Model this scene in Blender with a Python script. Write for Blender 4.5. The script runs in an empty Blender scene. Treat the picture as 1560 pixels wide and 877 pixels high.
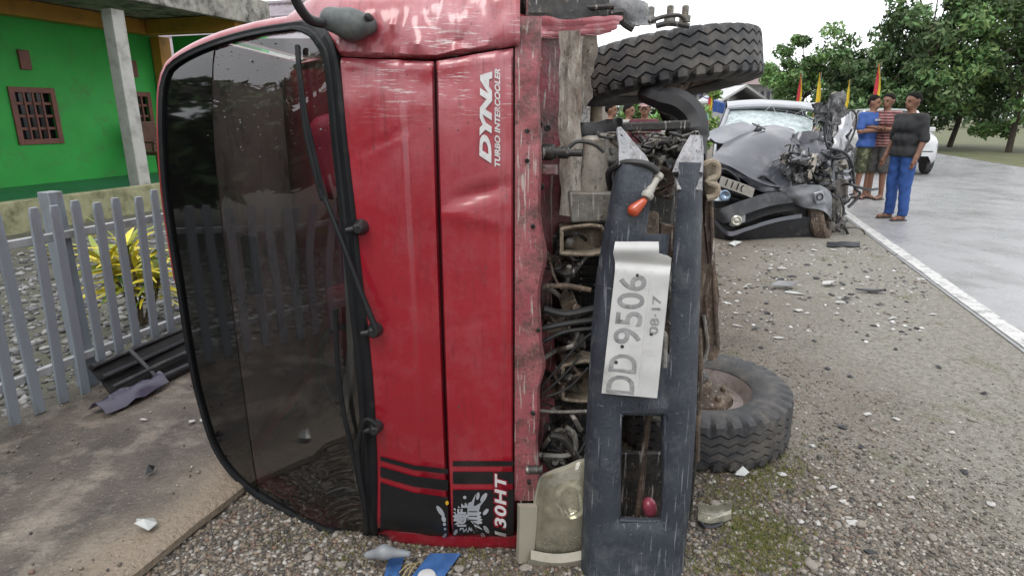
import bpy, bmesh, math, random
import numpy as np
from mathutils import Vector, Matrix, noise

random.seed(7); np.random.seed(7)
sc = bpy.context.scene
col = sc.collection
R = math.radians

# ------------------------------------------------------------------ camera
CAM_Z = 1.36; PITCH = R(15.7); F = 934.0; CX, CY = 780.0, 438.5
cam = bpy.data.cameras.new('camera'); camo = bpy.data.objects.new('camera', cam); col.objects.link(camo)
camo.location = (0, 0, CAM_Z); camo.rotation_euler = (R(90) - PITCH, 0, 0)
cam.sensor_width = 36.0; cam.lens = 36.0 * F / 1560.0; cam.clip_start = 0.05; cam.clip_end = 2000
sc.camera = camo

# ------------------------------------------------------------------ sky, sun, exposure
w = bpy.data.worlds.new('World'); sc.world = w; w.use_nodes = True
nt = w.node_tree; bgn = nt.nodes['Background']
sky = nt.nodes.new('ShaderNodeTexSky'); sky.sky_type = 'NISHITA'; sky.sun_disc = False
SUN_EL, SUN_AZ = R(58), R(205)
sky.sun_elevation = SUN_EL; sky.sun_rotation = SUN_AZ; sky.dust_density = 4.0; sky.air_density = 1.0
mx = nt.nodes.new('ShaderNodeMix'); mx.data_type = 'RGBA'
mx.inputs['Factor'].default_value = 0.9
mx.inputs['B'].default_value = (11.2, 11.4, 11.7, 1)          # even cloud cover
nt.links.new(sky.outputs['Color'], mx.inputs['A']); nt.links.new(mx.outputs['Result'], bgn.inputs['Color'])
bgn.inputs['Strength'].default_value = 0.125
sun = bpy.data.lights.new('sun', 'SUN'); suno = bpy.data.objects.new('sun', sun); col.objects.link(suno)
sun.energy = 1.2; sun.angle = R(25); sun.color = (1.0, 0.97, 0.93)
sdir = Vector((math.sin(SUN_AZ) * math.cos(SUN_EL), math.cos(SUN_AZ) * math.cos(SUN_EL), math.sin(SUN_EL)))
suno.rotation_euler = sdir.to_track_quat('Z', 'Y').to_euler(); suno.location = (-6, -8, 12)
sc.view_settings.view_transform = 'Standard'; sc.view_settings.look = 'None'
sc.view_settings.gamma = 1.0; sc.view_settings.use_curve_mapping = False
sc.view_settings.exposure = 0.32

# ------------------------------------------------------------------ pixel to place
SP, CP = math.sin(PITCH), math.cos(PITCH)
def ray(u, v):
    a = (u - CX) / F; b = (CY - v) / F
    return Vector((a, CP + b * SP, -SP + b * CP))
def PY(u, v, Y):
    d = ray(u, v); t = Y / d.y
    return Vector((d.x * t, Y, CAM_Z + d.z * t))
def PZ(u, v, z=0.0):
    d = ray(u, v); t = (z - CAM_Z) / d.z
    return Vector((d.x * t, d.y * t, z))
YAW = R(17.2)
ER = Vector((math.sin(YAW), math.cos(YAW), 0)); EN = Vector((math.cos(YAW), -math.sin(YAW), 0))
def RN(s, n, z=0.0): return ER * s + EN * n + Vector((0, 0, z))     # along / across the road

# ------------------------------------------------------------------ materials
MATS = {}; ALB = .72                       # one scale for all base colours (a wet, overcast day)
def M(name, c1, c2=None, rough=.6, metal=0., scale=6., bump=0., bscale=40., coat=0., dirt=None, damt=.5, dscale=5.,
      stretch=None, rvar=.15, spec=.5, contrast=(.35, .65), extra=None):
    if name in MATS: return MATS[name]
    c1 = tuple(x * ALB for x in c1); c2 = tuple(x * ALB for x in c2) if c2 else None; dirt = tuple(x * ALB for x in dirt) if dirt else None
    m = bpy.data.materials.new(name); m.use_nodes = True; t = m.node_tree; N = t.nodes; L = t.links
    b = N['Principled BSDF']; tc = N.new('ShaderNodeTexCoord'); vec = tc.outputs['Object']
    if stretch:
        mp = N.new('ShaderNodeMapping'); mp.inputs['Scale'].default_value = stretch; L.new(vec, mp.inputs['Vector']); vec = mp.outputs['Vector']
    def nz(s, det=8, rgh=.6):
        n = N.new('ShaderNodeTexNoise'); n.inputs['Scale'].default_value = s; n.inputs['Detail'].default_value = det
        n.inputs['Roughness'].default_value = rgh; L.new(vec, n.inputs['Vector']); return n.outputs['Fac']
    def rmp(f, lo, hi):
        r = N.new('ShaderNodeMapRange'); r.inputs['From Min'].default_value = lo; r.inputs['From Max'].default_value = hi
        L.new(f, r.inputs['Value']); return r.outputs['Result']
    def mix(f, a, bb):
        x = N.new('ShaderNodeMix'); x.data_type = 'RGBA'
        if isinstance(f, float): x.inputs['Factor'].default_value = f
        else: L.new(f, x.inputs['Factor'])
        for s, v in (('A', a), ('B', bb)):
            if isinstance(v, tuple): x.inputs[s].default_value = (*v, 1)
            else: L.new(v, x.inputs[s])
        return x.outputs['Result']
    c2 = c2 or tuple(x * .75 for x in c1)
    f1 = nz(scale)
    c = mix(rmp(f1, *contrast), c1, c2)
    if dirt:
        d = rmp(nz(dscale, 10, .7), .62 - .3 * damt, .8 - .25 * damt)
        c = mix(d, c, dirt)
    b.inputs['Metallic'].default_value = metal
    rr = N.new('ShaderNodeMapRange'); rr.inputs['To Min'].default_value = max(.02, rough - rvar); rr.inputs['To Max'].default_value = min(1, rough + rvar)
    L.new(nz(scale * 2.3), rr.inputs['Value']); L.new(rr.outputs['Result'], b.inputs['Roughness'])
    b.inputs['Coat Weight'].default_value = coat; b.inputs['Coat Roughness'].default_value = .12
    b.inputs['Specular IOR Level'].default_value = spec
    if bump:
        bp = N.new('ShaderNodeBump'); bp.inputs['Strength'].default_value = bump; bp.inputs['Distance'].default_value = .01
        L.new(nz(bscale, 6), bp.inputs['Height']); L.new(bp.outputs['Normal'], b.inputs['Normal'])
    if extra: c = extra(N, L, tc, vec, nz, rmp, mix, c, b) or c
    L.new(c, b.inputs['Base Color'])
    MATS[name] = m; return m

def grime(N, L, tc, vec, nz, rmp, mix, c, b):
    # road dirt: oily blotches, pale scrapes along the part, fine specks
    def mul(a, f):
        m = N.new('ShaderNodeMath'); m.operation = 'MULTIPLY'; L.new(a, m.inputs[0]); m.inputs[1].default_value = f; return m.outputs[0]
    c = mix(mul(rmp(nz(11, 10, .8), .50, .64), .75), c, (.035, .028, .022))
    mp = N.new('ShaderNodeMapping'); mp.inputs['Scale'].default_value = (120, 60, 9); mp.inputs['Rotation'].default_value = (0, R(14), 0); L.new(tc.outputs['Object'], mp.inputs['Vector'])
    n2 = N.new('ShaderNodeTexNoise'); n2.inputs['Scale'].default_value = 1.; n2.inputs['Detail'].default_value = 6; L.new(mp.outputs[0], n2.inputs['Vector'])
    c = mix(mul(rmp(n2.outputs['Fac'], .60, .68), .7), c, (.42, .39, .36))
    c = mix(mul(rmp(nz(75, 5, .75), .57, .66), .8), c, (.02, .017, .014))
    return mix(mul(rmp(nz(48, 5, .75), .60, .68), .6), c, (.33, .27, .20))
def glass(name, tint=(.8, .85, .85), rough=.02, body=None, bodyf=0., ior=1.5):
    if name in MATS: return MATS[name]
    m = bpy.data.materials.new(name); m.use_nodes = True; t = m.node_tree; N = t.nodes; L = t.links
    N.remove(N['Principled BSDF']); out = N['Material Output']
    tr = N.new('ShaderNodeBsdfTransparent'); tr.inputs['Color'].default_value = (*tint, 1)
    gl = N.new('ShaderNodeBsdfGlossy'); gl.inputs['Roughness'].default_value = rough
    fr = N.new('ShaderNodeFresnel'); fr.inputs['IOR'].default_value = ior
    base = tr.outputs['BSDF']
    if body:
        df = N.new('ShaderNodeBsdfDiffuse'); df.inputs['Color'].default_value = (*body, 1)
        m1 = N.new('ShaderNodeMixShader'); tc = N.new('ShaderNodeTexCoord')
        n = N.new('ShaderNodeTexNoise'); n.inputs['Scale'].default_value = 9; n.inputs['Detail'].default_value = 10; n.inputs['Roughness'].default_value = .75
        L.new(tc.outputs['Object'], n.inputs['Vector'])
        r = N.new('ShaderNodeMapRange'); r.inputs['From Min'].default_value = .3; r.inputs['From Max'].default_value = .7
        r.inputs['To Min'].default_value = bodyf * .3; r.inputs['To Max'].default_value = min(1, bodyf * 1.5)
        L.new(n.outputs['Fac'], r.inputs['Value']); L.new(r.outputs['Result'], m1.inputs['Fac'])
        L.new(base, m1.inputs[1]); L.new(df.outputs['BSDF'], m1.inputs[2]); base = m1.outputs['Shader']
    m2 = N.new('ShaderNodeMixShader'); L.new(fr.outputs['Fac'], m2.inputs['Fac'])
    L.new(base, m2.inputs[1]); L.new(gl.outputs['BSDF'], m2.inputs[2]); L.new(m2.outputs['Shader'], out.inputs['Surface'])
    MATS[name] = m; return m

# ------------------------------------------------------------------ objects
WL = {}
def wloc(o): return WL.get(o.name, Vector((0, 0, 0))) if o else Vector((0, 0, 0))
def tag(o, label=None, cat=None, group=None, kind=None):
    if label: o['label'] = label
    if cat: o['category'] = cat
    if group: o['group'] = group
    if kind: o['kind'] = kind
    return o
def thing(name, loc, label, cat, group=None):
    o = bpy.data.objects.new(name, None); col.objects.link(o); o.location = loc; o.empty_display_size = .2
    WL[o.name] = Vector(loc); return tag(o, label, cat, group)
def link(name, me, parent=None, off=None):
    o = bpy.data.objects.new(name, me); col.objects.link(o)
    if parent: o.parent = parent
    WL[o.name] = wloc(parent) if off is None else off
    return o

class B:
    """collects world-space geometry for ONE mesh object"""
    def __init__(s): s.v = []; s.f = []; s.m = []
    def add(s, vs, fs, mi=0):
        k = len(s.v); s.v.extend([Vector(p) for p in vs]); s.f.extend([tuple(i + k for i in f) for f in fs]); s.m.extend([mi] * len(fs)); return s
    def box(s, c, size, rot=None, mi=0, ax=None):
        c = Vector(c); hx, hy, hz = [q / 2 for q in size]
        P = [Vector((x * hx, y * hy, z * hz)) for x in (-1, 1) for y in (-1, 1) for z in (-1, 1)]
        if ax: P = [ax[0] * p.x + ax[1] * p.y + ax[2] * p.z for p in P]
        elif rot: Q = Matrix.Rotation(rot[2], 3, 'Z') @ Matrix.Rotation(rot[1], 3, 'Y') @ Matrix.Rotation(rot[0], 3, 'X'); P = [Q @ p for p in P]
        return s.add([c + p for p in P], [(0, 1, 3, 2), (4, 6, 7, 5), (0, 4, 5, 1), (2, 3, 7, 6), (0, 2, 6, 4), (1, 5, 7, 3)], mi)
    def bar(s, a, b, wd, th, up=(0, 0, 1), mi=0):
        a, b = Vector(a), Vector(b); d = b - a; z = d.normalized(); x = z.cross(Vector(up))
        if x.length < 1e-4: x = z.cross(Vector((1, 0, 0)))
        x.normalize(); y = z.cross(x)
        return s.box((a + b) / 2, (wd, th, d.length), ax=(x, y, z), mi=mi)
    def tube(s, pts, r, n=8, mi=0, closed=False, flat=1.0):
        pts = [Vector(p) for p in pts]; K = len(pts); rs = r if isinstance(r, (list, tuple)) else [r] * K
        vs = []; fs = []; px = None
        for i, p in enumerate(pts):
            a = pts[(i - 1) % K] if (closed or i > 0) else p; b = pts[(i + 1) % K] if (closed or i < K - 1) else p
            t = (b - a)
            t = t.normalized() if t.length > 1e-9 else Vector((0, 0, 1))
            if px is None:
                px = t.cross(Vector((0, 0, 1)))
                if px.length < .1: px = t.cross(Vector((1, 0, 0)))
            else: px = px - t * px.dot(t)
            px.normalize(); py = t.cross(px)
            for k in range(n):
                A = 2 * math.pi * k / n; vs.append(p + px * (math.cos(A) * rs[i]) + py * (math.sin(A) * rs[i] * flat))
        for i in range(K if closed else K - 1):
            j = (i + 1) % K
            for k in range(n): fs.append((i * n + k, i * n + (k + 1) % n, j * n + (k + 1) % n, j * n + k))
        if not closed:
            fs.append(tuple(range(n - 1, -1, -1))); fs.append(tuple((K - 1) * n + k for k in range(n)))
        return s.add(vs, fs, mi)
    def sheet(s, G, th=.004, skip=None, mi=0):
        """G[i][j] grid of points -> thick sheet"""
        n, m = len(G), len(G[0]); V = np.array([[tuple(p) for p in r] for r in G], float)
        du = np.gradient(V, axis=0) if n > 1 else np.zeros_like(V); dv = np.gradient(V, axis=1)
        nn = np.cross(du, dv); ln = np.linalg.norm(nn, axis=2, keepdims=True); nn = nn / np.maximum(ln, 1e-9)
        W = V + nn * th
        vs = [tuple(x) for x in V.reshape(-1, 3)] + [tuple(x) for x in W.reshape(-1, 3)]; o = n * m; fs = []; cnt = {}
        for i in range(n - 1):
            for j in range(m - 1):
                if skip and skip(i, j): continue
                a, b, c, d = i * m + j, i * m + j + 1, (i + 1) * m + j + 1, (i + 1) * m + j
                fs.append((a, b, c, d)); fs.append((a + o, d + o, c + o, b + o))
                for e in ((a, b), (b, c), (c, d), (d, a)): cnt[e] = 1
        for (a, b) in cnt:
            if (b, a) not in cnt: fs.append((b, a, a + o, b + o))
        return s.add(vs, fs, mi)
    def prism(s, front, ext, mi=0):
        """front polygon (ordered 3D points) extruded by vector ext"""
        n = len(front); ext = Vector(ext); f = [Vector(p) for p in front]
        return s.add(f + [p + ext for p in f], [tuple(range(n)), tuple(range(2 * n - 1, n - 1, -1))] + [(i, i + n, (i + 1) % n + n, (i + 1) % n) for i in range(n)], mi)
    def lathe(s, c, axis, prof, n=32, mi=0, closed=False):
        """prof: (radius, height along axis)"""
        z = Vector(axis).normalized(); x = z.cross(Vector((0, 1, 0)))
        if x.length < .1: x = z.cross(Vector((1, 0, 0)))
        x.normalize(); y = z.cross(x); c = Vector(c); K = len(prof); vs = []; fs = []
        for r, h in prof:
            for k in range(n):
                A = 2 * math.pi * k / n; vs.append(c + z * h + x * (r * math.cos(A)) + y * (r * math.sin(A)))
        for i in range(K if closed else K - 1):
            j = (i + 1) % K
            for k in range(n): fs.append((i * n + k, i * n + (k + 1) % n, j * n + (k + 1) % n, j * n + k))
        if not closed:
            fs.append(tuple(range(n - 1, -1, -1))); fs.append(tuple((K - 1) * n + k for k in range(n)))
        return s.add(vs, fs, mi)
    def build(s, name, mats, parent=None, smooth=False, bevel=0., kind=None, sharp=40, off=None, seg=2):
        off = off if off is not None else wloc(parent)
        me = bpy.data.meshes.new(name); me.from_pydata([tuple(v - off) for v in s.v], [], s.f); me.update()
        if not isinstance(mats, (list, tuple)): mats = [mats]
        for m in mats: me.materials.append(m)
        if len(mats) > 1: me.polygons.foreach_set('material_index', s.m)
        bm = bmesh.new(); bm.from_mesh(me); bmesh.ops.recalc_face_normals(bm, faces=bm.faces); bm.to_mesh(me); bm.free()
        if smooth: me.shade_smooth(); me.set_sharp_from_angle(angle=R(sharp))
        o = link(name, me, parent)
        if not parent: o.location = off; WL[o.name] = Vector(off)
        if bevel:
            bv = o.modifiers.new('bevel', 'BEVEL'); bv.width = bevel; bv.segments = seg; bv.limit_method = 'ANGLE'; bv.angle_limit = R(35)
            if not smooth: me.shade_smooth(); me.set_sharp_from_angle(angle=R(50))
        if kind: o['kind'] = kind
        return o

def pxpoly(B_, pts, Y, th=.01, mi=0):
    """outline seen at pixels pts, standing at depth Y (number or one per point), thickness th backwards"""
    P = [PY(u, v, Y[i] if isinstance(Y, (list, tuple)) else Y) for i, (u, v) in enumerate(pts)]
    return B_.prism(P, (0, th, 0), mi)
def smoothpts(pts, k=6, closed=False):
    pts = [Vector(p) for p in pts]; n = len(pts); out = []
    for i in range(n if closed else n - 1):
        g = lambda q: pts[q % n] if closed else pts[max(0, min(n - 1, q))]
        p0, p1, p2, p3 = g(i - 1), g(i), g(i + 1), g(i + 2)
        for j in range(k):
            t = j / k; out.append(.5 * ((2 * p1) + (p2 - p0) * t + (2 * p0 - 5 * p1 + 4 * p2 - p3) * t * t + (3 * p1 - p0 - 3 * p2 + p3) * t ** 3))
    if not closed: out.append(pts[-1])
    return out
def nzv(x, y, z=0.): return noise.noise(Vector((x, y, z)))
def ridged(x, y, z=0.): return 1 - 2 * abs(noise.noise(Vector((x, y, z))))
def grid_ctrl(C, n, m):
    """C[i][j] control points -> bilinear-catmull dense grid n x m"""
    rows = []
    for r in C: 
        s = smoothpts(r, m); rows.append(s)
    out = []
    for j in range(len(rows[0])): out.append(smoothpts([r[j] for r in rows], n))
    return [[out[j][i] for j in range(len(out))] for i in range(len(out[0]))]
def crumple(G, amp, freq, seed=0, dirv=(0, 1, 0), w=None):
    d = Vector(dirv); H = []
    for i, r in enumerate(G):
        q = []
        for j, p in enumerate(r):
            a = amp * (w(i / (len(G) - 1), j / (len(r) - 1)) if w else 1)
            k = ridged(p.x * freq + seed, p.y * freq, p.z * freq) * .7 + nzv(p.x * freq * 2.3, p.y * freq * 2.3 + seed, p.z * freq * 2.3) * .6
            q.append(p + d * (a * k) + Vector((nzv(p.z * freq, seed, p.x * freq), 0, nzv(seed, p.x * freq, p.z * freq))) * (a * .5))
        H.append(q)
    return H
def resample(poly, n):
    """closed polyline resampled to n points"""
    P = [Vector(p) for p in poly]; L = [0]
    for i in range(len(P)): L.append(L[-1] + (P[(i + 1) % len(P)] - P[i]).length)
    out = []; k = 0
    for i in range(n):
        d = L[-1] * i / n
        while L[k + 1] < d: k += 1
        t = (d - L[k]) / max(1e-9, L[k + 1] - L[k]); out.append(P[k].lerp(P[(k + 1) % len(P)], t))
    return out

# ---- text as mesh, reading direction mapped by a function (s, t, e) -> point
def text_mesh(txt, shear=0., offset=0., extrude=0., bevel=0., spacing=1.):
    c = bpy.data.curves.new('txt', 'FONT'); c.body = txt; c.size = 1; c.shear = shear; c.offset = offset; c.extrude = extrude
    c.bevel_depth = bevel; c.space_character = spacing; c.resolution_u = 4
    o = bpy.data.objects.new('txt', c); col.objects.link(o)
    dg = bpy.context.evaluated_depsgraph_get(); dg.update()
    me = bpy.data.meshes.new_from_object(o.evaluated_get(dg)); bpy.data.objects.remove(o); bpy.data.curves.remove(c)
    V = np.array([tuple(v.co) for v in me.vertices]); Fc = [tuple(p.vertices) for p in me.polygons]; bpy.data.meshes.remove(me)
    mn, mxx = V.min(0), V.max(0); V[:, 0] = (V[:, 0] - mn[0]) / (mxx[0] - mn[0]); V[:, 1] = (V[:, 1] - mn[1]) / (mxx[1] - mn[1])
    return V, Fc

# ---- smooth bodies: signed distance + surface nets
def caps(a, b, r1, r2=None):
    a = np.array(a, float); b = np.array(b, float); r2 = r1 if r2 is None else r2
    def f(P):
        ab = b - a; L = max(1e-9, float(ab @ ab)); t = np.clip(((P - a) @ ab) / L, 0, 1)
        return np.linalg.norm(P - a - t[..., None] * ab, axis=-1) - (r1 + (r2 - r1) * t)
    return f
def union(fs, k=.03):
    def f(P):
        d = fs[0](P)
        for g in fs[1:]:
            e = g(P); h = np.clip(.5 + .5 * (e - d) / k, 0, 1); d = e * (1 - h) + d * h - k * h * (1 - h)
        return d
    return f
def surfnet(f, lo, hi, res):
    lo = np.array(lo, float); n = np.maximum(4, np.ceil((np.array(hi) - lo) / res).astype(int) + 1)
    ax = [lo[i] + res * np.arange(n[i]) for i in range(3)]
    D = f(np.stack(np.meshgrid(*ax, indexing='ij'), -1)); S = D < 0
    c = [S[i:n[0] - 1 + i, j:n[1] - 1 + j, k:n[2] - 1 + k] for i in (0, 1) for j in (0, 1) for k in (0, 1)]
    tot = sum(x.astype(int) for x in c); act = (tot > 0) & (tot < 8); idx = -np.ones(act.shape, int); I = np.argwhere(act); idx[act] = np.arange(len(I))
    pos = np.zeros((len(I), 3)); cnt = np.zeros(len(I)); offs = [(i, j, k) for i in (0, 1) for j in (0, 1) for k in (0, 1)]
    val = {o: D[I[:, 0] + o[0], I[:, 1] + o[1], I[:, 2] + o[2]] for o in offs}
    for o in offs:
        for a in range(3):
            if o[a] == 0:
                q = list(o); q[a] = 1; q = tuple(q); va, vb = val[o], val[q]; mk = (va < 0) != (vb < 0)
                t = va[mk] / (va[mk] - vb[mk]); pp = np.tile(np.array(o, float), (mk.sum(), 1)); pp[:, a] += t; pos[mk] += pp; cnt[mk] += 1
    V = lo + res * (I + pos / cnt[:, None]); Fc = []
    for a in range(3):
        b_, c_ = (a + 1) % 3, (a + 2) % 3; sh = [slice(None)] * 3; s0 = list(sh); s1 = list(sh); s0[a] = slice(0, n[a] - 1); s1[a] = slice(1, n[a])
        E = np.argwhere(S[tuple(s0)] != S[tuple(s1)])
        for e in E:
            if e[b_] == 0 or e[c_] == 0 or e[b_] >= n[b_] - 1 or e[c_] >= n[c_] - 1: continue
            q = []
            for db, dc in ((-1, -1), (0, -1), (0, 0), (-1, 0)):
                x = e.copy(); x[b_] += db; x[c_] += dc; q.append(int(idx[tuple(x)]))
            Fc.append(tuple(q) if S[tuple(e)] else tuple(q[::-1]))
    return V, Fc
# ================================================================== the setting
def gravel_extra(N, L, tc, vec, nz, rmp, mix, c, b):
    # compacted grey track towards the road, browner near the truck, moss in patches
    sx = N.new('ShaderNodeSeparateXYZ'); L.new(tc.outputs['Object'], sx.inputs[0])
    nn = N.new('ShaderNodeMath'); nn.operation = 'MULTIPLY_ADD'; nn.inputs[1].default_value = .955
    y2 = N.new('ShaderNodeMath'); y2.operation = 'MULTIPLY'; y2.inputs[1].default_value = -.296
    L.new(sx.outputs['Y'], y2.inputs[0]); L.new(sx.outputs['X'], nn.inputs[0]); L.new(y2.outputs[0], nn.inputs[2])
    a = N.new('ShaderNodeMath'); a.operation = 'MULTIPLY_ADD'; a.inputs[1].default_value = 1.6; L.new(nz(1.3, 6), a.inputs[0]); L.new(nn.outputs[0], a.inputs[2])
    c = mix(rmp(a.outputs[0], 1.0, 1.9), c, mix(rmp(nz(24, 8, .8), .38, .62), (.13, .121, .101), (.265, .252, .218)))
    c = mix(rmp(nz(2.1, 9, .75), .565, .70), c, (.085, .082, .03))
    c = mix(rmp(nz(70, 3, .6), .57, .68), c, (.33, .30, .25))
    c = mix(rmp(nz(38, 4, .7), .56, .68), c, (.03, .026, .02))
    return c
gm = M('gravel', (.21, .175, .14), (.13, .105, .08), rough=.8, scale=3.5, bump=1.0, bscale=90, extra=gravel_extra)
b = B(); G = 400.
b.add([(-G, -G, 0), (G, -G, 0), (G, G, 0), (-G, G, 0)], [(0, 1, 2, 3)])
ground = b.build('ground', gm, kind='structure')

def strip(name, n0, n1, s0, s1, z, m, kind='structure', seg=1):
    b = B()
    b.add([RN(s0, n0, z), RN(s0, n1, z), RN(s1, n1, z), RN(s1, n0, z)], [(0, 1, 2, 3)]); return b.build(name, m, kind=kind)
road = strip('road', 1.90, 8.2, -40, 260, .006, M('asphalt_wet', (.36, .365, .375), (.42, .42, .43), rough=.30, scale=1.2, bump=.35, bscale=120, rvar=.2, dirt=(.24, .235, .225), damt=.42, dscale=1.1))
strip('far_verge', 8.25, 90, -40, 260, .004, M('verge_turf', (.10, .13, .045), (.16, .15, .075), rough=.9, scale=1.6, bump=1., bscale=14, dirt=(.22, .19, .14), damt=.35, dscale=.8))
def worn_extra(N, L, tc, vec, nz, rmp, mix, c, b):
    return mix(rmp(nz(14, 10, .75), .5, .62), c, (.18, .18, .175))
b = B(); K = 240
Lp = [RN(s_, 1.93 + .012 * nzv(s_ * 2, 3), .011) for s_ in np.linspace(-6, 60, K)]; Rp = [RN(s_, 2.05 + .014 * nzv(s_ * 2.4, 9), .011) for s_ in np.linspace(-6, 60, K)]
b.add(Lp + Rp, [(i, K + i, K + i + 1, i + 1) for i in range(K - 1)])
b.build('road_edge_line', M('line_paint', (.74, .74, .72), (.6, .6, .58), rough=.6, scale=12, extra=worn_extra), kind='structure')

def apron_extra(N, L, tc, vec, nz, rmp, mix, c, b):        # paler worn band along the kerb edge, fine grit
    sx = N.new('ShaderNodeSeparateXYZ'); L.new(tc.outputs['Object'], sx.inputs[0])
    y2 = N.new('ShaderNodeMath'); y2.operation = 'MULTIPLY'; y2.inputs[1].default_value = -.296; L.new(sx.outputs['Y'], y2.inputs[0])
    nn = N.new('ShaderNodeMath'); nn.operation = 'MULTIPLY_ADD'; nn.inputs[1].default_value = .955; L.new(sx.outputs['X'], nn.inputs[0]); L.new(y2.outputs[0], nn.inputs[2])
    a = N.new('ShaderNodeMath'); a.operation = 'MULTIPLY_ADD'; a.inputs[1].default_value = .5; L.new(nz(3, 8), a.inputs[0]); L.new(nn.outputs[0], a.inputs[2])
    c = mix(rmp(a.outputs[0], -1.62, -1.36), c, (.22, .175, .13))
    c = mix(rmp(nz(60, 6, .7), .56, .68), c, (.07, .06, .05))
    return mix(rmp(nz(85, 4, .7), .6, .7), c, (.32, .29, .25))
# concrete apron in front of the fence, raised 5 cm, edge broken
cm = M('apron_concrete', (.165, .135, .11), (.065, .055, .047), rough=.40, scale=2.2, bump=.9, bscale=55, rvar=.33, dirt=(.36, .31, .255), damt=.4, dscale=4., contrast=(.36, .64), extra=apron_extra)
b = B(); NS = 160; cols_n = [-1.54, -1.56, -1.7, -2.2, -3.0]; top = []
for i in range(NS + 1):
    s_ = -7 + 20 * i / NS; row = []
    for j, n_ in enumerate(cols_n):
        e = .005 * nzv(s_ * 3, 1.7) + .006 * nzv(s_ * 17, 4.2) if j < 2 else 0
        row.append(RN(s_, n_ + e, .047 - (.012 if j == 0 else 0) + .004 * nzv(s_ * 3, n_ * 3)))
    top.append(row)
g = [[RN(-7 + 20 * i / NS, -1.60, -.01), RN(-7 + 20 * i / NS, -1.60, .012), top[i][0] - Vector((0, 0, .024))] + top[i] for i in range(NS + 1)]
m_ = len(g[0]); b.add([p for r in g for p in r], [(i * m_ + j, i * m_ + j + 1, (i + 1) * m_ + j + 1, (i + 1) * m_ + j) for i in range(NS) for j in range(m_ - 1)])
apron = b.build('concrete_apron', cm, smooth=True, kind='structure')
yard = strip('yard', -3.0, -40, -30, 40, .03, M('yard_soil', (.16, .15, .13), (.10, .105, .07), rough=.9, scale=4, bump=1, bscale=50))

# ------------------------------------------------------------------ loose gravel, moss, yard stones (uncountable)
phi = (1 + 5 ** .5) / 2
ICO = np.array([(-1, phi, 0), (1, phi, 0), (-1, -phi, 0), (1, -phi, 0), (0, -1, phi), (0, 1, phi), (0, -1, -phi), (0, 1, -phi), (phi, 0, -1), (phi, 0, 1), (-phi, 0, -1), (-phi, 0, 1)], float) / 1.9
ICF = np.array([(0, 11, 5), (0, 5, 1), (0, 1, 7), (0, 7, 10), (0, 10, 11), (1, 5, 9), (5, 11, 4), (11, 10, 2), (10, 7, 6), (7, 1, 8), (3, 9, 4), (3, 4, 2), (3, 2, 6), (3, 6, 8), (3, 8, 9), (4, 9, 5), (2, 4, 11), (6, 2, 10), (8, 6, 7), (9, 8, 1)])
def attr_mat(name, rough=.75, bump=.5):
    m = bpy.data.materials.new(name); m.use_nodes = True; N = m.node_tree.nodes; L = m.node_tree.links
    a = N.new('ShaderNodeAttribute'); a.attribute_name = 'tone'; bs = N['Principled BSDF']
    n = N.new('ShaderNodeTexNoise'); n.inputs['Scale'].default_value = 160; tc = N.new('ShaderNodeTexCoord'); L.new(tc.outputs['Object'], n.inputs['Vector'])
    x = N.new('ShaderNodeMix'); x.data_type = 'RGBA'; x.blend_type = 'MULTIPLY'; x.inputs['Factor'].default_value = .6
    r = N.new('ShaderNodeMapRange'); r.inputs['To Min'].default_value = .55; r.inputs['To Max'].default_value = 1.35; L.new(n.outputs['Fac'], r.inputs['Value'])
    L.new(a.outputs['Color'], x.inputs['A']); L.new(r.outputs['Result'], x.inputs['B']); L.new(x.outputs['Result'], bs.inputs['Base Color'])
    bs.inputs['Roughness'].default_value = rough
    return m
pebm = attr_mat('pebble')
def scatter(name, pts, sizes, tones, flat=.6, parent=None, mat=pebm, sink=.3):
    n = len(pts); rs = np.random.RandomState(len(name) + n)
    V = ICO[None] * (1 + .35 * rs.randn(n, 12, 1) * .6) * (sizes[:, None, None] * (0.7 + .6 * rs.rand(n, 1, 3)))
    V[:, :, 2] *= flat
    a = rs.rand(n) * 6.28; ca, sa = np.cos(a)[:, None], np.sin(a)[:, None]; x, y = V[:, :, 0].copy(), V[:, :, 1].copy()
    V[:, :, 0] = x * ca - y * sa; V[:, :, 1] = x * sa + y * ca
    V += pts[:, None, :]; V[:, :, 2] += (sizes * flat * (1 - sink))[:, None] * .6
    Fc = (ICF[None] + (np.arange(n) * 12)[:, None, None]).reshape(-1, 3)
    me = bpy.data.meshes.new(name); me.vertices.add(n * 12); me.vertices.foreach_set('co', V.reshape(-1)); me.loops.add(len(Fc) * 3)
    me.loops.foreach_set('vertex_index', Fc.reshape(-1)); me.polygons.add(len(Fc)); me.polygons.foreach_set('loop_start', np.arange(0, len(Fc) * 3, 3))
    me.update(); at = me.color_attributes.new('tone', 'FLOAT_COLOR', 'POINT'); C4 = np.ones((n * 12, 4)); C4[:, :3] = np.repeat(tones, 12, 0); at.data.foreach_set('color', C4.reshape(-1))
    me.materials.append(mat); me.shade_smooth(); o = link(name, me, parent); o['kind'] = 'stuff'; return o
def tones_for(n, rs, pal, wt):
    k = rs.choice(len(pal), n, p=np.array(wt) / sum(wt)); return np.array(pal)[k] * (.75 + .5 * rs.rand(n, 1))
PAL = [(.30, .24, .18), (.20, .17, .14), (.36, .33, .29), (.10, .09, .08), (.52, .49, .45), (.27, .17, .13)]
rs = np.random.RandomState(3)
def region(n, fn):
    out = []
    while len(out) < n:
        p = fn()
        if p is not None: out.append(p)
    return np.array(out)
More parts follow.
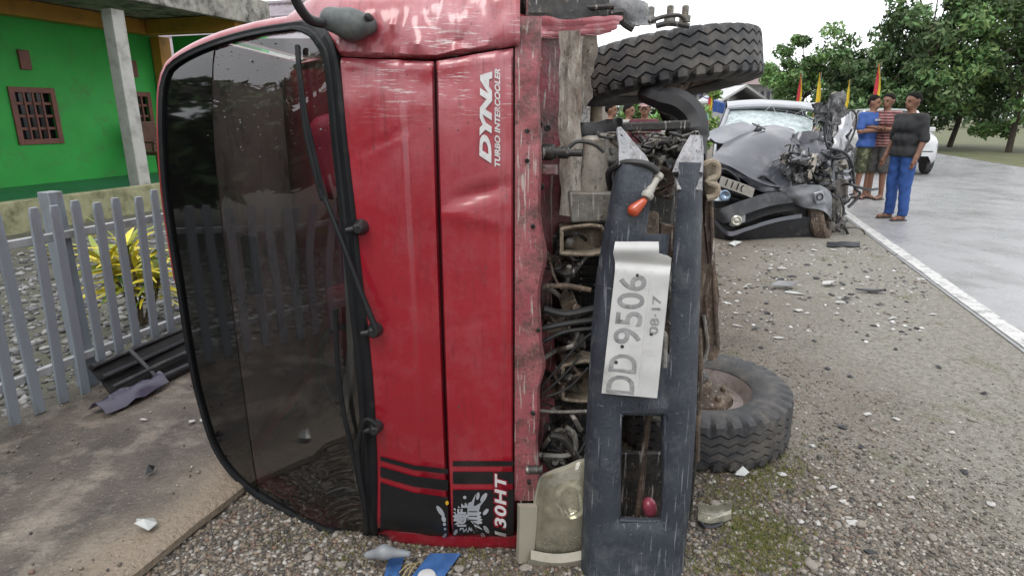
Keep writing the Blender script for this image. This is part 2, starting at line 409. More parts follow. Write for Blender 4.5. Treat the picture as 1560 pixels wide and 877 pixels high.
def near_verge():
    u = rs.uniform(150, 1560); v = 375 + 555 * rs.rand() ** .62
    p = PZ(u, v, 0); n_ = p.dot(EN)
    if n_ < -1.57 or n_ > 1.86 + .06 * rs.randn(): return None
    q = nzv(p.x * 1.4, p.y * 1.4) + .6 * nzv(p.x * 4, p.y * 4)
    bare = max(0, min(1, (n_ - .45) / .7)); far = max(0, min(1, (p.y - 2.2) / 1.2))
    if rs.rand() < .15 + .55 * bare + .22 * far - .6 * q: return None
    return (p.x, p.y, 0)
P1 = region(52000, near_verge)
nn1 = P1[:, :2] @ np.array([.955, -.296]); sz = (.0024 + .0085 * rs.rand(len(P1)) ** 3.4) * np.clip(1.05 - .35 * np.clip(nn1 - .3, 0, 1) - .16 * np.clip(P1[:, 1] - 2, 0, 2), .45, 1); gt = np.clip((nn1 - .35) / .8, 0, 1)[:, None]; tn = tones_for(len(P1), rs, PAL, [4, 4, 3, 4.0, 1.5, 1]); tn = tn * .62 * (1 - gt) + gt * (.80 * (.3 * tn + .7 * tn.mean(1, keepdims=True)) * np.array([[1.06, 1., .88]])); scatter('gravel_stones', P1, sz, tn)
def crumb_pts():
    u = rs.uniform(1085, 1420); v = 372 + 150 * rs.rand() ** 1.3; p = PZ(u, v, 0); n_ = p.dot(EN)
    return (p.x, p.y, 0) if n_ < 1.95 and rs.rand() < .5 + .6 * nzv(p.x * 2.2 + 5, p.y * 1.6) - .35 * (v > 450) else None
PC = region(1000, crumb_pts); scatter('glass_crumbs', PC, .004 + .015 * rs.rand(len(PC)) ** 2.2, tones_for(len(PC), rs, [(.55, .56, .55), (.03, .03, .033), (.3, .29, .28), (.12, .09, .07)], [2.5, 4, 2, 1.5]), flat=.35)
tag(bpy.data.objects['glass_crumbs'], 'tiny crumbs of glass and plastic strewn before the wrecked car', 'crumbs')
tag(bpy.data.objects['gravel_stones'], 'loose brown and grey gravel covering the roadside verge', 'gravel')
def yard_pts():
    s_ = rs.uniform(-2, 9); n_ = -2.95 - 3.6 * rs.rand() ** 1.4; p = RN(s_, n_, .03); return tuple(p)
P2 = region(14000, yard_pts); scatter('yard_stones', P2, .010 + .024 * rs.rand(len(P2)) ** 2, 0.52 * tones_for(len(P2), rs, [(.38, .38, .38), (.24, .24, .25), (.5, .5, .49), (.14, .14, .13)], [4, 3, 2, 2]))
tag(bpy.data.objects['yard_stones'], 'grey crushed stone spread over the yard behind the picket fence', 'gravel')
def apron_pts():
    s_ = rs.uniform(.6, 5); n_ = -1.58 - 1.3 * rs.rand() ** .8; p = RN(s_, n_, .05); return tuple(p) if rs.rand() < .4 + nzv(p.x * 3, p.y * 3) else None
P3 = region(900, apron_pts); scatter('apron_grit', P3, .0015 + .006 * rs.rand(len(P3)) ** 4, .6 * tones_for(len(P3), rs, PAL, [3, 3, 3, 2, 2, 1]))
tag(bpy.data.objects['apron_grit'], 'scattered grit lying on the concrete apron by the fence', 'grit')
# a few stones big enough to pick out, part of the verge
bb = bmesh.new(); bmesh.ops.create_icosphere(bb, subdivisions=2, radius=1)
for v in bb.verts: v.co *= 1 + .35 * nzv(v.co.x * 1.3, v.co.y * 1.3, v.co.z * 1.3 + 5)
stme = bpy.data.meshes.new('stone'); bb.to_mesh(stme); bb.free(); stme.shade_smooth()
stme.materials.append(M('stone_face', (.42, .38, .33), (.26, .23, .2), rough=.8, scale=3, bump=.4, bscale=12))
for (u, v) in ((1090, 770), (1062, 842), (1110, 800), (1190, 868), (1235, 862), (1310, 800), (1055, 800), (1160, 792), (1250, 745), (1400, 700), (1420, 820), (1480, 640), (1330, 655), (700, 868), (470, 850), (520, 862), (800, 866), (1275, 800)):
    p = PZ(u, v, 0); o = bpy.data.objects.new('stone', stme); col.objects.link(o); o.parent = ground; r_ = rs.uniform(.011, .02)
    o.location = (p.x, p.y, r_ * .35); o.scale = (r_ * rs.uniform(.8, 1.5), r_, r_ * .6); o.rotation_euler = (0, 0, rs.rand() * 6)
# thin grass and moss between the stones
def blades(name, pts, hgt, m, per=5):
    V = []; Fc = []
    for (x, y, z) in pts:
        for q in range(per):
            a = rs.rand() * 6.28; h = hgt * rs.uniform(.4, 1.2); w_ = h * .05 + .0012; bx, by = x + rs.randn() * .012, y + rs.randn() * .012; lx, ly = math.cos(a) * h * .6, math.sin(a) * h * .6
            k = len(V); V += [(bx - w_ * math.sin(a), by + w_ * math.cos(a), z), (bx + w_ * math.sin(a), by - w_ * math.cos(a), z), (bx + lx * .5 + w_ * .6, by + ly * .5, z + h * .65), (bx + lx, by + ly, z + h * .85)]
            Fc += [(k, k + 1, k + 2), (k, k + 2, k + 3)]
    me = bpy.data.meshes.new(name); me.from_pydata(V, [], Fc); me.materials.append(m); o = link(name, me); o['kind'] = 'stuff'; return o
def moss_pts():
    u = rs.uniform(1040, 1270); v = rs.uniform(640, 877); p = PZ(u, v); q = nzv(p.x * 4 + 3, p.y * 4)
    c_ = math.exp(-(((u - 1140) / 75) ** 2 + ((v - 800) / 80) ** 2)); return (p.x, p.y, 0) if rs.rand() < c_ * (.5 + 1.2 * q) else None
blades('verge_grass', region(1000, moss_pts), .018, M('grass_blade', (.13, .16, .035), (.2, .19, .06), rough=.7, scale=30))
tag(bpy.data.objects['verge_grass'], 'low mossy grass growing through the gravel beside the lower wheel', 'grass')
def bottom_pts():
    u = rs.uniform(400, 900); v = rs.uniform(770, 900); p = PZ(u, v); return (p.x, p.y, 0) if p.dot(EN) > -1.4 and rs.rand() < .4 + nzv(p.x * 5, p.y * 5) else None
blades('kerbside_grass', region(260, bottom_pts), .022, M('grass_dry', (.22, .19, .08), (.15, .15, .05), rough=.8, scale=30), per=4)
tag(bpy.data.objects['kerbside_grass'], 'sparse dry grass in the gravel under the windscreen', 'grass')

# ================================================================== picket fence (along the plot)
FN = -2.84; wz = .05
pic_m = M('picket_paint', (.34, .39, .44), (.27, .31, .35), rough=.55, scale=5, bump=.2, bscale=30, dirt=(.2, .2, .18), damt=.35, dscale=9, stretch=(1, 1, .3))
rail_m = M('rail_paint', (.55, .57, .58), (.42, .44, .45), rough=.6, scale=7, dirt=(.25, .24, .22), damt=.4)
fence = thing('picket_fence', RN(3.0, FN, .05), 'blue grey picket fence with pale rails beside the concrete apron', 'fence')
def picket_mesh(wd, hgt, th=.014):
    b = B(); prof = [(-wd / 2, 0), (wd / 2, 0), (wd / 2, hgt - .03), (wd * .38, hgt), (-wd * .38, hgt), (-wd / 2, hgt - .03)]
    b.prism([ER * x + Vector((0, 0, z)) - EN * (-th / 2) for x, z in prof], EN * (-th)); 
    me = bpy.data.meshes.new('picket'); me.from_pydata([tuple(v) for v in b.v], [], b.f); me.materials.append(pic_m)
    bm = bmesh.new(); bm.from_mesh(me); bmesh.ops.recalc_face_normals(bm, faces=bm.faces); bmesh.ops.bevel(bm, geom=bm.edges[:], offset=.002, segments=1, affect='EDGES'); bm.to_mesh(me); bm.free(); return me
pk = picket_mesh(.046, .93); s_ = -4.4; k = 0
blue_m = M('blue_post', (.06, .13, .33), (.05, .1, .25), rough=.5)
while s_ < 5.2:
    o = bpy.data.objects.new('picket', pk); col.objects.link(o); o.parent = fence
    o.location = RN(s_, FN + .02, .05) - fence.location; o.rotation_euler = (rs.randn() * .008, rs.randn() * .012 + .03, 0); o.location.z += rs.randn() * .008 - .004
    s_ += .107 + rs.randn() * .003; k += 1
for z_ in (.22, .82):
    b = B(); b.bar(RN(-4.5, FN - .012, z_), RN(5.3, FN - .012, z_), .03, .036); b.build('rail', rail_m, fence, bevel=.003)
for s_ in (-4.5, -2.1, .3, 2.7 - .6, 5.3):
    b = B(); p = RN(s_, FN - .06, 0); b.prism([p + ER * x + EN * y for x, y in ((-.035, -.035), (.035, -.035), (.035, .035), (-.035, .035))], (0, 0, 1.02)); b.build('post', blue_m if -3 < s_ < 2 else pic_m, fence, bevel=.004)

# ================================================================== green house with porch
gw = M('green_wall', (.055, .62, .10), (.045, .52, .08), rough=.6, scale=2, bump=.15, bscale=30, dirt=(.10, .36, .09), damt=.3, dscale=3)
ow = M('orange_trim', (.75, .36, .06), (.62, .29, .05), rough=.6, scale=3, dirt=(.3, .18, .07), damt=.3)
mould = M('mouldy_concrete', (.55, .53, .46), (.42, .40, .35), rough=.85, scale=5, bump=.5, bscale=30, dirt=(.05, .045, .04), damt=.62, dscale=3.5, contrast=(.4, .6))
house = thing('green_house', RN(5.0, -9.9, 0), 'bright green house with orange trim and mould stained concrete porch roof', 'house')
def rnbox(b, s0, s1, n0, n1, z0, z1, mi=0):
    P = [RN(s0, n0, z0), RN(s1, n0, z0), RN(s1, n1, z0), RN(s0, n1, z0)]; return b.prism(P, (0, 0, z1 - z0), mi)
# wall with window openings
b = B(); wins = [(6.9, 7.5), (8.75, 9.3), (4.6, 5.5)]; z0, z1 = .98, 1.72
edges = sorted([0.] + [e for w_ in wins for e in w_] + [9.75])
for i in range(len(edges) - 1):
    a, c_ = edges[i], edges[i + 1]; iswin = any(abs(a - w_[0]) < 1e-6 for w_ in wins)
    if iswin: rnbox(b, a, c_, -10.05, -9.9, .0, z0); rnbox(b, a, c_, -10.05, -9.9, z1, 3.0)
    else: rnbox(b, a, c_, -10.05, -9.9, 0, 3.0)
rnbox(b, 9.6, 9.75, -16, -10.06, 0, 3.0); rnbox(b, 0., .15, -16, -10.06, 0, 3.0); rnbox(b, .16, 9.59, -16, -15.85, 0, 3.0)
b.build('wall', gw, house)
brown = M('window_timber', (.32, .11, .08), (.22, .08, .06), rough=.5)
darkin = M('dark_room', (.02, .018, .016), rough=.8)
for (a, c_) in wins:
    b = B()
    rnbox(b, a - .05, a + .03, -9.895, -9.87, z0 - .05, z1 + .05); rnbox(b, c_ - .03, c_ + .05, -9.895, -9.87, z0 - .05, z1 + .05)
    rnbox(b, a + .03, c_ - .03, -9.895, -9.87, z0 - .05, z0 + .03); rnbox(b, a + .03, c_ - .03, -9.895, -9.87, z1 - .03, z1 + .05)
    wo = b.build('window', brown, house, bevel=.004)
    nb = 4
    for i in range(1, nb):
        b = B(); x = a + .03 + (c_ - a - .06) * i / nb; rnbox(b, x - .014, x + .014, -9.90, -9.88, z0 + .03, z1 - .03); b.build('bar', brown, wo)
    for i in range(1, 4):
        b = B(); z_ = z0 + (z1 - z0) * i / 4; rnbox(b, a + .03, c_ - .03, -9.912, -9.902, z_ - .02, z_ + .02); b.build('bar', brown, wo)
    b = B(); rnbox(b, a, c_, -10.0, -9.96, z0, z1); b.build('pane', M('room_glass', (.015, .015, .016), rough=.15), wo)
for s_ in (7.1, 8.98):
    b = B(); rnbox(b, s_, s_ + .16, -9.91, -9.86, 2.02, 2.3); b.build('vent', brown, house, bevel=.004)
b = B(); rnbox(b, 0, 9.6, -9.89, -7.75, .0, .33); b.build('porch_floor', M('porch_green', (.05, .22, .13), (.04, .16, .10), rough=.35, scale=3), house)
b = B(); rnbox(b, -.1, 9.7, -7.74, -7.6, .0, .40); b.build('porch_ledge', M('ledge_paint', (.52, .50, .30), (.36, .36, .2), rough=.75, scale=4, dirt=(.16, .17, .08), damt=.45), house, bevel=.008)
whp = M('white_post', (.66, .66, .62), (.55, .54, .5), rough=.7, scale=5, dirt=(.35, .34, .3), damt=.3)
for s_ in (.4, 3.7, 7.02):
    b = B(); rnbox(b, s_ - .1, s_ + .1, -7.95, -7.76, .335, 2.74); b.build('porch_post', whp, house, bevel=.01)
b = B(); rnbox(b, 9.5, 9.76, -9.86, -9.66, .335, 2.74); b.build('corner_post', ow, house, bevel=.01)
b = B(); rnbox(b, 0, 9.5, -9.86, -9.62, 2.745, 2.98); rnbox(b, 9.2, 9.5, -9.6, -7.7, 2.745, 2.98); b.build('beam', ow, house, bevel=.01)
b = B(); rnbox(b, 9.55, 9.75, -9.4, -7.5, 2.40, 2.735); b.build('end_beam', gw, house)
b = B(); rnbox(b, -.3, 9.85, -16.2, -7.65, 2.99, 3.06); rnbox(b, -.3, 9.85, -7.64, -7.55, 2.86, 3.28); rnbox(b, 9.86, 9.94, -16.2, -7.55, 2.86, 3.28); b.build('roof_slab', mould, house, bevel=.012)
# chair on the porch
ch = thing('porch_chair', RN(8.75, -9.25, .335), 'brown wooden armchair on the green house porch', 'chair')
wood = M('chair_wood', (.17, .07, .045), (.11, .045, .03), rough=.45, scale=8)
def rl(s_, n_, z_): return RN(8.75 + s_, -9.25 + n_, .335 + z_)
def rb(b, s0, s1, n0, n1, z0, z1): P = [rl(s0, n0, z0), rl(s1, n0, z0), rl(s1, n1, z0), rl(s0, n1, z0)]; return b.prism(P, (0, 0, z1 - z0))
b = B(); rb(b, -.27, .27, -.25, .28, .36, .42); b.build('seat', wood, ch, bevel=.01)
b = B(); rb(b, -.27, .27, -.32, -.26, .425, .92); b.build('backrest', wood, ch, bevel=.01)
for sx in (-1, 1):
    for ny in (-.24, .24):
        b = B(); rb(b, sx * .26 - .025, sx * .26 + .025, ny - .025, ny + .025, 0, .355 if ny < 0 else .355); b.build('leg', wood, ch)
    b = B(); rb(b, sx * .3 - .03, sx * .3 + .03, -.25, .28, .56, .60); b.build('armrest', wood, ch, bevel=.008)
    b = B(); rb(b, sx * .3 - .02, sx * .3 + .02, .2, .25, .43, .555); b.build('arm_support', wood, ch)

# neighbour's house with corrugated roof
nb = thing('neighbour_house', RN(17, -9, 0), 'pale house under a lilac grey corrugated roof behind the green house', 'house')
b = B(); rnbox(b, 13.5, 22, -15, -8.2, 0, 2.85); b.build('wall', M('pale_wall', (.6, .6, .58), (.5, .5, .48), rough=.8, scale=2), nb)
rf = M('corrugated_roof', (.33, .28, .32), (.25, .21, .24), rough=.45, scale=2.5, metal=.2, dirt=(.2, .15, .13), damt=.35, dscale=2)
b = B(); G_ = []
for i in range(2):
    row = []
    for j in range(181):
        n_ = -16 + 9 * j / 180; zz = .022 * math.sin(j * math.pi / 2 * 1.0)
        row.append(RN(12.8 + 5.0 * i, n_, 2.75 + 1.95 * i + zz))
    G_.append(row)
b.sheet(G_, .01); rr_ = b.build('roof', rf, nb)
b = B(); b.sheet([[RN(22.8 - 5.0 * i, -16 + 9 * j / 180, 2.75 + 1.95 * i + .022 * math.sin(j * math.pi / 2)) for j in range(181)] for i in range(2)], .01); b.build('roof', rf, nb)
b = B(); b.tube([RN(17.8, -16, 4.73), RN(17.8, -7, 4.73)], .09, 10); b.build('ridge_cap', rf, nb)
for q in (1.6, 3.3):
    b = B(); b.bar(RN(12.8 + q, -16, 2.79 + q * .39), RN(12.8 + q, -7, 2.79 + q * .39), .05, .03, up=(0, 0, 1)); b.build('roof_batten', rf, nb)
b = B(); rnbox(b, 12.70, 12.78, -16, -7, 2.6, 2.78); b.build('fascia', M('fascia_white', (.75, .75, .73), rough=.6), nb)
for n_ in (-10.2, -12.6):
    b = B(); rnbox(b, 13.44, 13.5, n_, n_ + 1.0, 1.0, 2.1); wv = b.build('window', brown, nb, bevel=.01)
    b = B(); rnbox(b, 13.42, 13.435, n_ + .08, n_ + .92, 1.08, 2.02); b.build('pane', M('room_glass', (.015, .015, .016)), wv)

# croton bush behind the fence: every strap leaf is a part
cb = PZ(218, 498, .03); cro = thing('croton_plant', cb, 'yellow and green strap leaved croton plant behind the picket fence', 'plant')
ycol = [M('croton_yellow', (.95, .72, .04), (.8, .75, .08), rough=.4, scale=14), M('croton_lime', (.22, .33, .04), (.4, .42, .05), rough=.4, scale=10), M('croton_green', (.05, .13, .03), (.1, .2, .03), rough=.4, scale=10)]
lm_ = []
for mm in ycol:
    V = []; Fc = []; K = 7
    for i in range(K):
        t = i / (K - 1); wv = .022 * math.sin(math.pi * min(1, t * .9 + .06)) ** .7; x = .36 * t; z = .16 * t - .32 * t * t
        V += [(x, -wv, z + .006), (x, 0, z), (x, wv, z + .006)]
    for i in range(K - 1):
        for j in (0, 1): a = i * 3 + j; Fc.append((a, a + 1, a + 4, a + 3))
    me = bpy.data.meshes.new('leaf'); me.from_pydata(V, [], Fc); me.materials.append(mm); me.shade_smooth(); lm_.append(me)
b = B()
stems = []
for k in range(5):
    a = k * 1.3; tp = cb + Vector((.16 * math.cos(a), .16 * math.sin(a), .34 + .09 * k * .5)); pts = smoothpts([cb, cb.lerp(tp, .5) + Vector((.02, 0, 0)), tp], 4); b.tube(pts, .009, 6); stems.append(tp)
b.build('stem', M('stem_bark', (.2, .16, .1), rough=.9), cro)
for k in range(110):
    tp = stems[k % 5]; o = bpy.data.objects.new('leaf', lm_[[0, 0, 1, 0, 1, 2, 0][k % 7]]); col.objects.link(o); o.parent = cro
    t = rs.rand(); o.location = cb.lerp(tp, .45 + .55 * t) - cb; o.rotation_euler = (rs.randn() * .4, -R(20 + 60 * t * rs.rand()), rs.rand() * 6.28); s_ = rs.uniform(.55, 1.0); o.scale = (s_,) * 3
# ================================================================== overturned truck
TX = 1.076                                   # world X of the truck's ground line: height in the truck h = TX - X
truck = thing('overturned_truck', (.3, 2.4, 0), 'red light truck lying on its side with smashed front and dark windscreen', 'truck')
def dent(X, z):
    d = .0035 * nzv(X * 3.1 + 2, z * 2.6) + .0018 * nzv(X * 9, z * 5 + 3)
    d += .010 * math.exp(-((X + .09) / .07) ** 2 - ((z - 1.165 - .25 * (X + .09)) / .018) ** 2)           # pushed-in fold under the lettering
    d -= .006 * math.exp(-((X + .12) / .09) ** 2 - ((z - 1.11) / .035) ** 2)
    for (x0, z0, sl, ln, am) in ((-.10, 1.155, .32, .10, .006), (-.08, 1.09, -.18, .09, -.004), (-.33, 1.30, .45, .10, .004), (-.12, .80, .25, .09, .0025), (-.36, .62, -.3, .09, .002)):
        d += am * math.exp(-((X - x0) / ln) ** 2) * max(0, 1 - abs(z - z0 - sl * (X - x0)) / .016)
    d += .012 * math.exp(-((z - 1.47) / .05) ** 2) * (.6 + nzv(X * 14, z * 9))
    return d
def Yf(X, z, dn=True):
    h = TX - X; zc = abs(z - .83)
    if h < 1.28: y = 1.62
    elif h < 1.52: y = 1.62 + .15 * (h - 1.28)
    else: y = 1.656 + .6 * (h - 1.52)
    cv = 1. if (z > .83 or h < 1.5) else 1 - .9 * min(1, (h - 1.5) / .2)
    y += cv * (.03 * (zc / .75) ** 2) + cv * (4.4 if h < 1.5 else 4.4 - 3.2 * min(1, (h - 1.5) / .15)) * max(0, zc - .68) ** 2
    if h > 1.52: y += cv * (.03 * (zc / .75) ** 2 + .05 * (zc / .75) ** 6) * min(1, (h - 1.52) / .2)
    if dn and h < 1.53: y += dent(X, z)
    return y
def S(u, v, off=0., dn=True):
    g = lambda Y: (lambda p: Yf(p.x, p.z, dn) - off - Y)(PY(u, v, Y))
    a = 1.35; st = .02
    while a < 2.6 and g(a + st) > 0: a += st
    lo, hi = a, a + st
    for _ in range(14):
        m = (lo + hi) / 2
        if g(m) > 0: lo = m
        else: hi = m
    return PY(u, v, (lo + hi) / 2)

def paint_extra(N, L, tc, vec, nz, rmp, mix, c, b):
    sx = N.new('ShaderNodeSeparateXYZ'); L.new(tc.outputs['Object'], sx.inputs[0])
    def mul(a, bb):
        m = N.new('ShaderNodeMath'); m.operation = 'MULTIPLY'; L.new(a, m.inputs[0])
        if isinstance(bb, float): m.inputs[1].default_value = bb
        else: L.new(bb, m.inputs[1])
        return m.outputs[0]
    c = mix(mul(rmp(nz(7, 10, .8), .48, .62), .14), c, (.32, .15, .16))                   # dried dust film
    zt = rmp(sx.outputs['Z'], 1.12, 1.50)
    c = mix(mul(zt, mul(rmp(nz(3.2, 8, .7), .40, .62), .65)), c, (.46, .22, .25))          # sky reflection painted in as pink towards the top, over chalky scuffed paint
    mp = N.new('ShaderNodeMapping'); mp.inputs['Scale'].default_value = (15, 5, 170); mp.inputs['Rotation'].default_value = (0, R(28), 0); L.new(tc.outputs['Object'], mp.inputs['Vector'])
    n2 = N.new('ShaderNodeTexNoise'); n2.inputs['Scale'].default_value = 1.; n2.inputs['Detail'].default_value = 7; n2.inputs['Roughness'].default_value = .7; L.new(mp.outputs[0], n2.inputs['Vector'])
    z2 = rmp(sx.outputs['Z'], 1.33, 1.47)
    z3 = rmp(sx.outputs['Z'], 1.66, 1.54); x3 = rmp(sx.outputs['X'], -.75, -.55)
    z2 = mul(mul(z2, z3), x3)
    sm = mul(mul(rmp(n2.outputs['Fac'], .545, .61), rmp(nz(5.5, 4), .45, .57)), z2)
    c = mix(sm, c, (.62, .58, .57))                                                        # scratches to the primer
    mp3 = N.new('ShaderNodeMapping'); mp3.inputs['Scale'].default_value = (90, 5, 9); L.new(tc.outputs['Object'], mp3.inputs['Vector'])
    n3 = N.new('ShaderNodeTexNoise'); n3.inputs['Scale'].default_value = 1.; n3.inputs['Detail'].default_value = 4; L.new(mp3.outputs[0], n3.inputs['Vector'])
    c = mix(mul(rmp(n3.outputs['Fac'], .57, .67), .28), c, (.10, .006, .012))              # faint streaks
    c = mix(rmp(nz(120, 2, .5), .70, .74), c, (.06, .035, .03))                            # mud specks
    return c
def scrapes(N, L, tc, vec, nz, rmp, mix, c, b):
    for sc3, lo, cl, rt in (((150, 60, 7), .62, (.20, .21, .23), 8), ((60, 60, 110), .66, (.16, .16, .17), 30), ((240, 60, 12), .63, (.012, .014, .018), -12)):
        mp = N.new('ShaderNodeMapping'); mp.inputs['Scale'].default_value = sc3; mp.inputs['Rotation'].default_value = (0, R(rt), 0); L.new(tc.outputs['Object'], mp.inputs['Vector'])
        n2 = N.new('ShaderNodeTexNoise'); n2.inputs['Scale'].default_value = 1.; n2.inputs['Detail'].default_value = 5; L.new(mp.outputs[0], n2.inputs['Vector']); c = mix(rmp(n2.outputs['Fac'], lo, lo + .1), c, cl)
    return c
red = M('red_paint', (.41, .010, .026), (.33, .007, .020), rough=.38, scale=2.2, coat=.6, bump=.05, bscale=24, rvar=.1, extra=paint_extra)
primer = M('dull_pink_flange', (.34, .07, .09), (.42, .14, .15), rough=.5, scale=5, dirt=(.14, .10, .09), damt=.42, dscale=8, bump=.3, bscale=60, extra=grime)
innerred = M('inner_red', (.27, .022, .04), (.36, .10, .12), rough=.5, scale=4, dirt=(.12, .09, .08), damt=.62, dscale=5, bump=.6, extra=grime)
rubber = M('black_rubber', (.013, .014, .016), (.02, .021, .023), rough=.5, scale=9, spec=.18, dirt=(.05, .047, .044), damt=.1, dscale=10)
blackpl = M('black_plastic', (.014, .014, .016), (.024, .024, .026), rough=.42, scale=10)
decalb = M('black_decal', (.012, .012, .013), (.02, .019, .02), rough=.42, scale=6, spec=.25, dirt=(.035, .032, .03), damt=.3, dscale=7)
whited = M('white_decal', (.78, .78, .78), (.68, .67, .67), rough=.5, scale=14, dirt=(.5, .3, .32), damt=.25, dscale=30)
silver = M('silver_decal', (.46, .48, .52), (.36, .38, .42), rough=.45, scale=12)
bumperm = M('bumper_plastic', (.058, .068, .088), (.036, .043, .058), rough=.5, scale=7, spec=.4, dirt=(.12, .13, .14), damt=.36, dscale=12, bump=.25, bscale=90, extra=scrapes)
scuff = M('scuffed_plastic', (.45, .45, .47), (.30, .31, .33), rough=.65, scale=9, dirt=(.12, .12, .13), damt=.4, dscale=8, bump=.4, bscale=50, extra=grime)
greymetal = M('grey_bare_metal', (.30, .29, .27), (.2, .19, .17), rough=.5, metal=.35, scale=8, dirt=(.22, .17, .11), damt=.55, dscale=8, bump=.4, extra=grime)
beige = M('muddy_beige', (.44, .37, .28), (.33, .27, .2), rough=.8, scale=7, dirt=(.2, .14, .09), damt=.5, dscale=9, bump=.6, bscale=35, extra=grime)
cream = M('cream_peeled', (.60, .56, .49), (.40, .35, .30), rough=.75, scale=9, dirt=(.15, .10, .07), damt=.62, dscale=7, bump=1., bscale=22, stretch=(2, 2, .6), contrast=(.42, .58), extra=grime)
rust = M('rusty_steel', (.13, .085, .06), (.07, .05, .04), rough=.8, scale=9, dirt=(.27, .2, .14), damt=.5, dscale=12, bump=.6, bscale=50, extra=grime)
darkm = M('oily_dark_metal', (.022, .022, .023), (.04, .038, .036), rough=.5, scale=9, metal=.2, dirt=(.10, .085, .07), damt=.4, dscale=10, bump=.4, extra=grime)
hosem = M('hose_rubber', (.02, .02, .021), (.035, .034, .033), rough=.55, scale=12)
tyrem = M('tyre_rubber', (.034, .036, .041), (.062, .063, .068), rough=.65, scale=8, dirt=(.14, .125, .11), damt=.58, dscale=9, bump=.2, bscale=90)
rimm = M('dusty_rim', (.38, .33, .31), (.28, .23, .21), rough=.7, scale=7, metal=.15, dirt=(.16, .11, .09), damt=.5, dscale=10, bump=.3)

# ---- front panels
def panel(name, x0, x1, zb, zt, nx, nz_, hem=.014, crease=None, off=0., m=red):
    G_ = []
    for i in range(nx + 1):
        u = i / nx; X = x0 + (x1 - x0) * u; r = []
        for j in range(nz_ + 1):
            v = j / nz_; z = zb(u) + (zt(u) - zb(u)) * v; y = Yf(X, z) - off
            if crease: y += .004 * math.tanh((X - crease - .012 * math.sin(z * 2)) / .0025)
            e = min(i, nx - i); f = min(j, nz_ - j)
            if e == 0 or f == 0: y += hem
            r.append(Vector((X, y, z)))
        G_.append(r)
    # tighten the hem: outermost rows sit 4 mm outside their neighbours
    for j in range(nz_ + 1):
        G_[1][j].x = G_[0][j].x + math.copysign(.005, x1 - x0); G_[-2][j].x = G_[-1][j].x - math.copysign(.005, x1 - x0)
    b = B(); b.sheet(G_, -.003); return b.build(name, m, truck, smooth=True, sharp=60)
lerp = lambda a, b_: (lambda u: a + (b_ - a) * u)
panel('cowl_panel', -.448, -.199, lerp(.058, .06), lerp(1.505, 1.492), 40, 110, crease=-.285)
panel('grille_panel', -.192, .003, lerp(.062, .045), lerp(1.492, 1.525), 34, 110, crease=-.035)
# backing frame so the shut lines read dark
b = B(); G_ = [[Vector((x, Yf(x, z, False) + .035, z)) for z in np.linspace(.03, 1.55, 24)] for x in np.linspace(-.46, .02, 8)]; b.sheet(G_, -.004); b.build('front_frame', M('frame_dark_red', (.10, .008, .012), rough=.6), truck)
# lower lip with bolt holes
G_ = []
for i, X in enumerate(np.linspace(.008, .076, 9)):
    r = []
    for z in np.linspace(.21, 1.60, 96):
        edge = .012 * nzv(z * 6, 2.1) + (.018 * math.exp(-((z - .66) / .05) ** 2)) + (.02 * math.exp(-((z - .98) / .07) ** 2)) + .03 * max(0, (1.25 - z))* .25
        xx = X + edge * (i / 8); r.append(Vector((xx, 1.634 + .03 * ((z - .83) / .75) ** 2 + (.02 if i == 8 else 0) + .004 * nzv(xx * 20, z * 9) + (.012 * nzv(xx * 9, z * 16) if z > 1.25 else 0), z)))
    G_.append(r)
b = B(); b.sheet(G_, -.003); lip = b.build('lower_lip', primer, truck, smooth=True)
for (u, v) in ((803, 200), (803, 245), (812, 345), (820, 503), (812, 630), (806, 735)):
    b = B(); c_ = PY(u, v, 1.629); b.lathe(c_, (0, -1, 0), [(.0065, -.01), (.0065, .0005), (.0045, .0012), (.0042, -.004)], 14); b.build('bolt_hole', darkm, lip)

# ---- decals, laid on the panels
def decal_strip(pa, pb, n, name, m, off=.0022, rows=6):
    A = [Vector((*p, 0)) for p in pa]; Bp = [Vector((*p, 0)) for p in pb]
    G_ = []
    for i in range(n + 1):
        t = i / n; k = min(int(t * (len(A) - 1)), len(A) - 2); q = t * (len(A) - 1) - k; a = A[k].lerp(A[k + 1], q); c_ = Bp[k].lerp(Bp[k + 1], q)
        G_.append([S(*(a.lerp(c_, j / rows)).xy, off) for j in range(rows + 1)])
    b = B(); b.add([p for r in G_ for p in r], [(i * (rows + 1) + j, i * (rows + 1) + j + 1, (i + 1) * (rows + 1) + j + 1, (i + 1) * (rows + 1) + j) for i in range(n) for j in range(rows)])
    return b.build(name, m, truck, smooth=True)
O_ = .0085
for (l0, r0, l1, r1) in ((694.5, 714, 701, 721.5), (710, 731, 726, 747), (734, 757, 818, 829)):
    mid = lambda a, c_: a + (c_ - a) * .62 + 1.5
    decal_strip([(579.5, l0), (630, mid(l0, r0)), (682.5, r0)], [(579.5, l1), (630, mid(l1, r1)), (682.5, r1)], 30, 'stripe', decalb, .0075, 12)
for (y0, y1, y0r, y1r) in ((702, 709.5, 702, 709.5), (718, 736.5, 718, 736.5), (745.5, 829, 745.5, 825)):
    decal_strip([(690, y0), (782.5, y0r)], [(690, y1), (782.5, y1r)], 24, 'stripe', decalb, .0075, 12)
def decal_text(txt, xb, xt, y0, y1, m, name, off, shear=.25, offset=.02, lean=0., spacing=1.):
    V, Fc = text_mesh(txt, shear=shear, offset=offset, spacing=spacing)
    b = B(); b.add([S(xb + (xt - xb) * t + lean * s_, y0 + (y1 - y0) * s_, off) for s_, t, _ in V], Fc); return b.build(name, m, truck)
decal_text('DYNA', 748.5, 730, 249, 109, whited, 'maker_lettering', .008, .3, .055, lean=1.5, spacing=.95)
